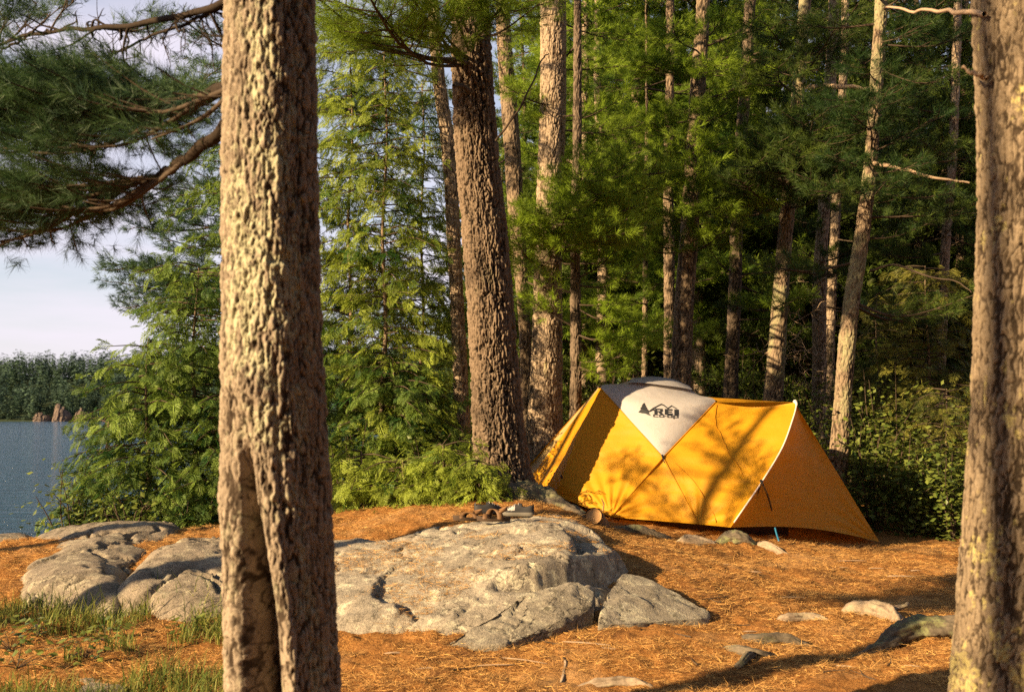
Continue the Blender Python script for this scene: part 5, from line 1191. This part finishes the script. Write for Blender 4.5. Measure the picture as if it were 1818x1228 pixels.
def sneaker(label, pos, yaw, mu, ms, msole, seed, H=.105):
    r = thing('sneaker', pos, label, 'shoe')
    L = .285; xs = np.linspace(0, 1, 26); nth = 24
    wid = .036 + .016 * sstep(.3, .75, xs); wid = wid * np.sqrt(np.clip(1 - ((xs - .5) / .505) ** 6, .02, 1))
    top = np.interp(xs, [0, .06, .25, .42, .6, .8, .95, 1], [H * .8, H, H * .82, H * .95, H * .78, H * .55, H * .42, H * .3])
    def loft(z0f, z1f, wf, n0, n1, ex=.55):
        V = []
        for i, x in enumerate(xs):
            th = np.linspace(0, np.pi, nth); V.append(np.stack([np.full(nth, x * L), wid[i] * wf * np.cos(th), z0f + (top[i] * z1f - z0f) * np.sin(th) ** ex], 1))
        return np.concatenate(V), gridF(nth, len(xs))
    g = Geo(); V, F = loft(.028, 1, 1, 0, 0)
    cen = V[F].mean(1); toe = cen[:, 0] > .155
    hole = (cen[:, 0] > .012) & (cen[:, 0] < .105) & (cen[:, 2] > .075) & (np.abs(cen[:, 1]) < .03)
    sideb = (~toe) | ((cen[:, 2] < .05) & (cen[:, 0] > .1))
    Vp = place(V, pos, yaw); g.add(Vp, F[~sideb & ~hole], 0); g.add(Vp, F[sideb & ~hole], 1); g.build('upper', [mu, ms], r)
    g = Geo(); V, F = loft(.03, .8, .86, 0, 0); g.add(place(V, pos, yaw), F); g.build('lining', M['black'], r)
    g = Geo(); rows = []
    for (z, k) in ((0, .97), (.004, 1.05), (.026, 1.07), (.032, 1.0)):
        ring = np.concatenate([np.stack([xs * L * 1.02 - .003, wid * k + .002, np.full(26, z) + .012 * sstep(.75, 1, xs)], 1), np.stack([xs * L * 1.02 - .003, -wid * k - .002, np.full(26, z) + .012 * sstep(.75, 1, xs)], 1)[::-1]]); rows.append(ring)
    V = np.concatenate(rows); g.add(place(V, pos, yaw), gridF(52, 4, True)); g.build('sole', msole, r)
    g = Geo()
    for k in range(5):
        x = .13 + k * .022; th = np.linspace(.7, np.pi - .7, 8); hz = np.interp(x / L, xs, top); wz = np.interp(x / L, xs, wid)
        add_tube(g, place(np.stack([np.full(8, x) + .008 * (k % 2), wz * np.cos(th), .032 + (hz - .03) * np.sin(th) ** .55 + .002], 1), pos, yaw), .003, 5)
    g.build('lace', M['whiteish'], r); return r
def rock_pos(u, v, d, lift=.01):
    p = P(u, v, d); gx, gy = np.meshgrid(p[0] + np.linspace(-.1, .1, 9), p[1] + np.linspace(-.04, .04, 5))
    z = max(float(np.percentile(rockz(gx.ravel(), gy.ravel()), 80)), gz1(p[0], p[1]) + .01); return np.array([p[0], p[1], z + lift - .006])
sandal('brown strapped sandal in front, lying flat on the rock', rock_pos(907, 931, 8.75), math.radians(186), -.02, .05, 1, 1.)
sandal('brown strapped sandal behind, tipped toward the near trunk', rock_pos(862, 929, 9.0), math.radians(196), -.03, .02, 2, .55)
sneaker('white and dark running shoe on the rock beside the sandals', rock_pos(948, 913, 9.25), math.radians(172), M['whiteish'], M['black'], M['rubber'], 1, .115)
sneaker('black running shoe behind the brown sandals', rock_pos(842, 908, 9.45), math.radians(8), M['black'], M['black'], M['black'], 2, .105)

# ------------------------------------------------------------------ log end, roots, chips
M['cut'] = simple_mat('cut_wood', (.42, .24, .10), (.28, .15, .06), 60, .8)
M['root'] = bark_mat('weathered_root', (.07, .05, .033), (.22, .165, .115), (.35, .27, .19), (.36, .33, .2), 1., 50)
M['root_dark'] = bark_mat('mossy_shaded_root', (.03, .024, .018), (.10, .08, .058), (.17, .14, .10), (.19, .20, .09), 1., 50)  # dark tone also takes in the deep shade at the big pine's foot
pc = P(1054, 916, 9.9); lg = thing('log', pc - [0, 0, .07], 'short sawn log end lying by the tent side root', 'log')
ax_ = nrm(np.array([-.25, -.8, .35])); g = Geo(); ts = np.linspace(0, .3, 10); add_tube(g, pc - ax_ * ts[:, None] * 1.0, .083, 24, 0, .7, .12, 5); g.build('bark', M['bark_mid'], lg, {'lichen': np.zeros(g.n)})
a = np.linspace(0, 2 * np.pi, 24, endpoint=False); e1 = nrm(np.cross(ax_, [0, 0, 1])); e2 = np.cross(e1, ax_); g = Geo()
ringv = [pc + ax_ * .003 + rr_ * (np.cos(a)[:, None] * e1 + np.sin(a)[:, None] * e2) + ax_ * dz_ for rr_, dz_ in ((.074, 0), (.060, -.010), (.030, -.012), (.004, -.012))]
g.add(np.concatenate(ringv), gridF(24, 4, True), 0, 0, False); g.build('cut_face', M['cut'], lg)
g = Geo(); add_tube(g, [pc + e1 * -.08 + e2 * .05, pc + e1 * -.085 + e2 * .12, pc + e1 * -.06 + e2 * .17], [.009, .008, .004], 6); g.build('twig', M['cut'], lg)
def groundpt(u, v, d, dz=0.):
    p = P(u, v, d); return np.array([p[0], p[1], gz1(p[0], p[1]) + float(gdet(p[0], p[1])[0]) + dz])
def root(label, pts, rad, mt='root', jit=.35, seed=1, n=50, lic=.3, cat='root', name='tree_root', branch=()):
    r0 = thing(name, groundpt(*pts[len(pts) // 2][:3]), label, cat) if branch else None
    def one(pts, rad, sd):
        p = np.array([groundpt(*q_[:3], (q_[3] - .014) if len(q_) > 3 else 0) for q_ in pts]); p = spline(p, n); wk = (np.random.default_rng(sd).normal(0, 1, (n + 16, 2)) * .006).cumsum(0); wk = np.stack([np.convolve(wk[:, k_], np.ones(15) / 15, 'valid')[:n] for k_ in (0, 1)], 1); p[:, :2] += (wk - wk[:1]) * np.sin(np.linspace(0, np.pi, n))[:, None]; g = Geo()
        rr = np.interp(np.linspace(0, 1, n), np.linspace(0, 1, len(rad)), rad)
        V, F = tube(p, rr, 36, False, jit * .3, sd); c = np.repeat(p, 36, 0); nn = nrm(V - c)
        ang = np.tile(np.arange(36), n); lenp = np.repeat(np.arange(n), 36)
        V = V + nn * ((fbm(np.stack([np.cos(ang * .1745) * 1.6, np.sin(ang * .1745) * 1.6, lenp * .11 + sd], 1), 3, sd) - .5) * .9 + (np.abs(fbm(np.stack([np.cos(ang * .1745) * 5, np.sin(ang * .1745) * 5, lenp * .05 + sd], 1), 3, sd + 3) - .5) * 2 - .3) * .55 + (fbm(V * 45, 3, sd) - .5) * .28)[:, None] * np.repeat(rr, 36)[:, None]
        g.add(V, F, 0, np.clip(.1 + 1.6 * np.abs(fbm(np.stack([np.cos(ang * .1745) * 5, np.sin(ang * .1745) * 5, lenp * .05 + sd], 1), 3, sd + 3) - .5) * 2 + .4 * fbm(V * 25, 3, sd + 4), 0, 1)); L_ = sstep(.5, .62, fbm(V * 9, 3, sd)) * lic
        return g, {'lichen': L_}
    g, at = one(pts, rad, seed)
    if not branch: return tag(g.build(name, M[mt], None, at), label, cat)
    g.build('main_root', M[mt], r0, at)
    for k, (bp, br) in enumerate(branch):
        g, at = one(bp, br, seed + 5 + k); g.build('side_root', M[mt], r0, at)
    return r0
root('mossy dark root hump in front of the tent hoop', [(1262, 958, 10.35, -.03), (1285, 952, 10.3, .03), (1315, 948, 10.3, .045), (1345, 952, 10.3, -.02)], [.03, .055, .065, .03], 'root_dark', lic=1., seed=3)
root('pale bare root running under the blue stake loop', [(1338, 955, 10.35, -.02), (1360, 962, 10.25, .02), (1390, 970, 10.1, .02), (1415, 976, 10.0, -.03)], [.03, .042, .035, .015], 'root', seed=4)
root('pale flat root beside the mossy hump near the tent', [(1195, 955, 10.35, -.03), (1225, 955, 10.3, .02), (1262, 958, 10.3, .02), (1280, 962, 10.2, -.03)], [.03, .05, .04, .02], 'root', seed=5)
root('low lichen-covered root along the tent fly edge', [(1085, 932, 10.5, -.02), (1120, 930, 10.55, .03), (1165, 932, 10.55, .035), (1210, 942, 10.5, -.02)], [.03, .06, .05, .025], 'root_dark', seed=6, lic=.6)
root('big curved weathered root nearest the right trunk, casting a shadow', [(1490, 1075, 7.7, -.03), (1520, 1080, 7.65, .03), (1560, 1085, 7.6, .05), (1592, 1100, 7.45, .04), (1602, 1122, 7.2, -.03)], [.025, .05, .065, .06, .04], 'root', seed=7, branch=(([(1565, 1090, 7.55, .03), (1590, 1086, 7.6, .07), (1612, 1080, 7.65, .10)], [.03, .018, .01]),))
root('small pale arched root in the middle of the needles', [(1375, 1100, 7.35, -.03), (1400, 1096, 7.35, .02), (1440, 1092, 7.4, .025), (1482, 1104, 7.3, -.03)], [.02, .038, .036, .015], 'root', seed=8)
root('knobbly grey root entering the picture by the right trunk', [(1545, 1155, 6.65, -.02), (1590, 1150, 6.7, .05), (1650, 1140, 6.8, .06), (1720, 1138, 6.8, .06), (1800, 1140, 6.8, .05)], [.03, .065, .08, .08, .08], 'root_dark', seed=9, lic=.9, branch=(([(1590, 1150, 6.7, .04), (1540, 1165, 6.5, .01), (1490, 1172, 6.45, -.03)], [.04, .03, .015]),))
root('forked dark root half buried near the bottom edge', [(1270, 1165, 6.5, -.02), (1310, 1170, 6.45, .02), (1355, 1172, 6.4, .03), (1390, 1165, 6.5, -.03)], [.015, .03, .035, .02], 'root_dark', seed=10, branch=(([(1345, 1172, 6.4, .02), (1315, 1185, 6.2, .02), (1285, 1198, 6.05, -.02)], [.025, .025, .012]),))
root('long low root crossing the shaded needles', [(1270, 1148, 6.75, -.03), (1330, 1146, 6.75, .0), (1390, 1142, 6.8, .02), (1450, 1145, 6.75, -.03)], [.02, .04, .05, .03], 'root_dark', seed=11)
root('smooth pale root at the bottom edge of the picture', [(1010, 1218, 5.8, -.03), (1060, 1212, 5.85, .012), (1120, 1210, 5.85, .015), (1180, 1222, 5.75, -.03)], [.015, .035, .032, .015], 'root', seed=12)
root('thin bleached root poking from the needles below the slab', [(985, 1218, 5.8, -.02), (1000, 1205, 5.95, .02), (1005, 1190, 6.1, .03), (1000, 1188, 6.12, .05)], [.012, .014, .010, .006], 'root', seed=13)
root('mossy shade-darkened root of the big pine running down toward the tent', [(925, 868, 10.5, .03), (955, 880, 10.35, .02), (990, 898, 10.2, .0), (1025, 915, 10.05, -.01), (1070, 940, 9.9, -.07)], [.24, .18, .12, .08, .05], 'root_dark', seed=14, lic=.5, n=70, jit=.1)
rng = np.random.default_rng(51)
CH = [(1490, 1003, 9.6, .16), (1512, 997, 9.8, .28), (1555, 1006, 9.6, .14), (1290, 1000, 9.2, .1), (1340, 1030, 8.9, .12), (1410, 1062, 8.0, .2), (1625, 1010, 9.6, .12), (1600, 1030, 9.0, .24), (1130, 1040, 8.0, .1), (700, 1150, 6.4, .12), (1040, 1152, 6.5, .3), (930, 1180, 6.2, .3), (1080, 1160, 6.4, .16), (880, 1185, 6.1, .22), (760, 1180, 6.1, .15), (1500, 1180, 6.2, .12), (1330, 1110, 7.1, .12), (1620, 1190, 6.2, .1)]
for k, (u, v, dd, ln) in enumerate(CH):
    c = groundpt(u, v, dd, .012); a = rng.normal(0, .35); dv = np.array([math.cos(a), math.sin(a), 0]); g = Geo()
    V, F = tube(spline([c - dv * ln / 2, c + [0, 0, .01], c + dv * ln / 2], 8), np.array([.003, .011, .014, .013, .014, .012, .008, .003]) * rng.uniform(.6, 1.2), 8, False, .4, k); V[:, 2] = c[2] - .004 + (V[:, 2] - c[2]) * .35; g.add(V, F)
    where = 'by the tent' if v < 1020 else ('on the right-hand needles' if u > 1200 else 'below the rocks')
    tag(g.build('wood_chip', M['dead']), 'pale bark chip lying on the brown needles ' + where, 'wood chip', 'bark chips ' + where)

# ------------------------------------------------------------------ fallen needles, grass, small plants
M['fallen'] = leaf_mat('fallen_needles', (.12, .05, .016), (.60, .34, .105), .1, .8)
rng = np.random.default_rng(61)
n_ = 230000
yy = 5.2 + rng.power(1.0, n_) * 6.8; uu = rng.uniform(-60, 1880, n_); xx = (uu - 909) / FPX * yy
keepm = fbm(np.stack([xx * 2.5, yy * 2.5, 0 * xx], 1), 3, 90) > .36; xx, yy = xx[keepm], yy[keepm]
clump = fbm(np.stack([xx * 7, yy * 7, 0 * xx], 1), 3, 91)
rz_ = rockz(xx, yy); g0_ = gz(xx, yy) + gdet(xx, yy); onr = rz_ > g0_
rock_ok = (fbm(np.stack([xx * 3.1 + 5, yy * 3.1, 0 * xx], 1), 3, 93) > .60) | (rng.random(len(xx)) < .02) | (((xx + 1.0) / .45) ** 2 + ((yy - 8.1) / .35) ** 2 < rng.random(len(xx)))
kp_ = ~onr | rock_ok
xx, yy, rz_, g0_, clump = xx[kp_], yy[kp_], rz_[kp_], g0_[kp_], clump[kp_]
zz = np.maximum(g0_, rz_) + .003 + .022 * np.maximum(clump - .45, 0) * 2 * rng.random(len(xx))
aa = rng.uniform(0, 6.28, len(xx)); tl = rng.normal(.06, .2, len(xx)); ln = rng.uniform(.03, .095, len(xx))
dv = np.stack([np.cos(aa) * np.cos(tl), np.sin(aa) * np.cos(tl), np.abs(np.sin(tl))], 1); sdv = nrm(np.stack([-np.sin(aa), np.cos(aa), rng.normal(0, .5, len(xx))], 1)) * .00125
C = np.stack([xx, yy, zz], 1); V = np.stack([C - sdv, C + sdv, C + dv * ln[:, None]], 1).reshape(-1, 3)
g = Geo(); g.add(V, np.arange(len(V)).reshape(-1, 3), 0, np.repeat(np.clip(rng.normal(.45, .28, len(xx)), 0, 1), 3), False)
tag(g.build('fallen_needles', M['fallen']), 'orange brown pine needles littering the bank between rocks and roots', 'pine needles', kind='stuff')
M['grass'] = leaf_mat('grass_blades', (.045, .10, .014), (.22, .22, .05), .4)
n_ = 9000; uu = rng.uniform(-80, 470, n_); yy = rng.uniform(5.4, 7.7, n_); xx = (uu - 909) / FPX * yy
kp = fbm(np.stack([xx * 2.2, yy * 2.2, 0 * xx], 1), 3, 95) > .47; xx, yy = xx[kp], yy[kp]; n_ = len(xx)
h = rng.uniform(.05, .2, n_) * np.where(rng.random(n_) < .12, 1.7, 1); a = rng.uniform(0, 6.28, n_); ben = rng.uniform(.1, .8, n_) * h
b0_ = np.stack([xx, yy, gz(xx, yy) + gdet(xx, yy) - .01], 1); dr = np.stack([np.cos(a), np.sin(a), 0 * a], 1); sd_ = np.stack([-np.sin(a), np.cos(a), 0 * a], 1) * .0028
rows_ = [b0_ + dr * (ben * t ** 2)[:, None] + np.array([0, 0, 1]) * (h * t * (1 - .25 * t))[:, None] for t in (0., .4, .75, 1.)]
V = np.stack([rows_[0] - sd_, rows_[0] + sd_, rows_[1] - sd_ * .9, rows_[1] + sd_ * .9, rows_[2] - sd_ * .6, rows_[2] + sd_ * .6, rows_[3]], 1)
k = np.arange(n_)[:, None] * 7; g = Geo(); tt_ = np.repeat(np.clip(rng.normal(.4, .28, n_), 0, 1), 7)
g.add(V.reshape(-1, 3), np.concatenate([k + [0, 1, 3, 2], k + [2, 3, 5, 4]]), 0, tt_, False); g.add(V.reshape(-1, 3), k + [4, 5, 6], 0, tt_, False)
tag(g.build('grass', M['grass']), 'sparse green and straw grass growing below the lakeside rocks', 'grass', kind='stuff')
for k, (u, v, dd, s, lab) in enumerate(((66, 1120, 6.9, .15, 'low leafy plant near the left picture edge'), (20, 1150, 6.5, .2, 'dark leafy plant in the bottom left corner'), (190, 1140, 6.7, .12, 'small leafy plant in the middle of the grass'), (150, 1180, 6.2, .14, 'leafy plant above the flat pale stone'), (330, 1120, 6.9, .1, 'small weed at the foot of the blocky granite'), (30, 1195, 6.0, .2, 'broad leafy plant lowest in the left corner'), (150, 1032, 7.7, .1, 'little weed growing on the long granite hump'))):
    c = groundpt(u, v, dd); r = thing('leafy_plant', c, lab, 'plant'); g = Geo(); m_ = 42; PP = []; DD = []; UU = []
    for j in range(m_):
        a = rng.uniform(0, 6.28); rr = s * math.sqrt(rng.random()) * .9; p = c + [rr * math.cos(a), rr * math.sin(a), rng.uniform(.1, 1.) * s]
        PP.append(p); DD.append([math.cos(a), math.sin(a), rng.normal(-.1, .3)]); UU.append([rng.normal(0, .4) - .2, rng.normal(0, .4), 1])
    leaves(g, np.array(PP), np.array(DD), np.array(UU), .055 * rng.uniform(.6, 1.3, m_), np.clip(rng.normal(.5, .25, m_), 0, 1), rng); g.build('foliage', M['leaf'], r)
    g = Geo()
    for j in range(10): add_tube(g, spline([c, (c + PP[j]) / 2 + [0, 0, .01], PP[j]], 6), np.linspace(.003, .0015, 6), 4)
    g.build('stem', M['twig'], r)
rng = np.random.default_rng(71)
for k in range(26):
    yy_ = rng.uniform(5.9, 9.6); uu_ = rng.uniform(640, 1700); x_ = (uu_ - 909) / FPX * yy_
    if float(rockz(x_, yy_)[0]) > gz1(x_, yy_): continue
    c = np.array([x_, yy_, gz1(x_, yy_) + float(gdet(x_, yy_)[0]) + .008]); a = rng.uniform(0, 3.14); ln = rng.uniform(.08, .26); dv = np.array([math.cos(a), math.sin(a), 0])
    sp = spline([c - dv * ln / 2, c + rng.normal(0, .012, 3) * [1, 1, .3], c + dv * ln / 2 + [0, 0, rng.uniform(0, .02)]], 8); g = Geo(); add_tube(g, sp, np.linspace(.005, .002, 8), 5)
    if k % 2: j = sp[4]; add_tube(g, [j, j + np.array([math.cos(a + .8), math.sin(a + .8), .2]) * ln * .3], [.0028, .0012], 4)
    where = 'near the rocks' if uu_ < 1200 else 'on the open right-hand needles'
    tag(g.build('fallen_twig', M['twig']), 'thin dark twig fallen on the brown needles ' + where, 'twig', 'fallen twigs ' + where)
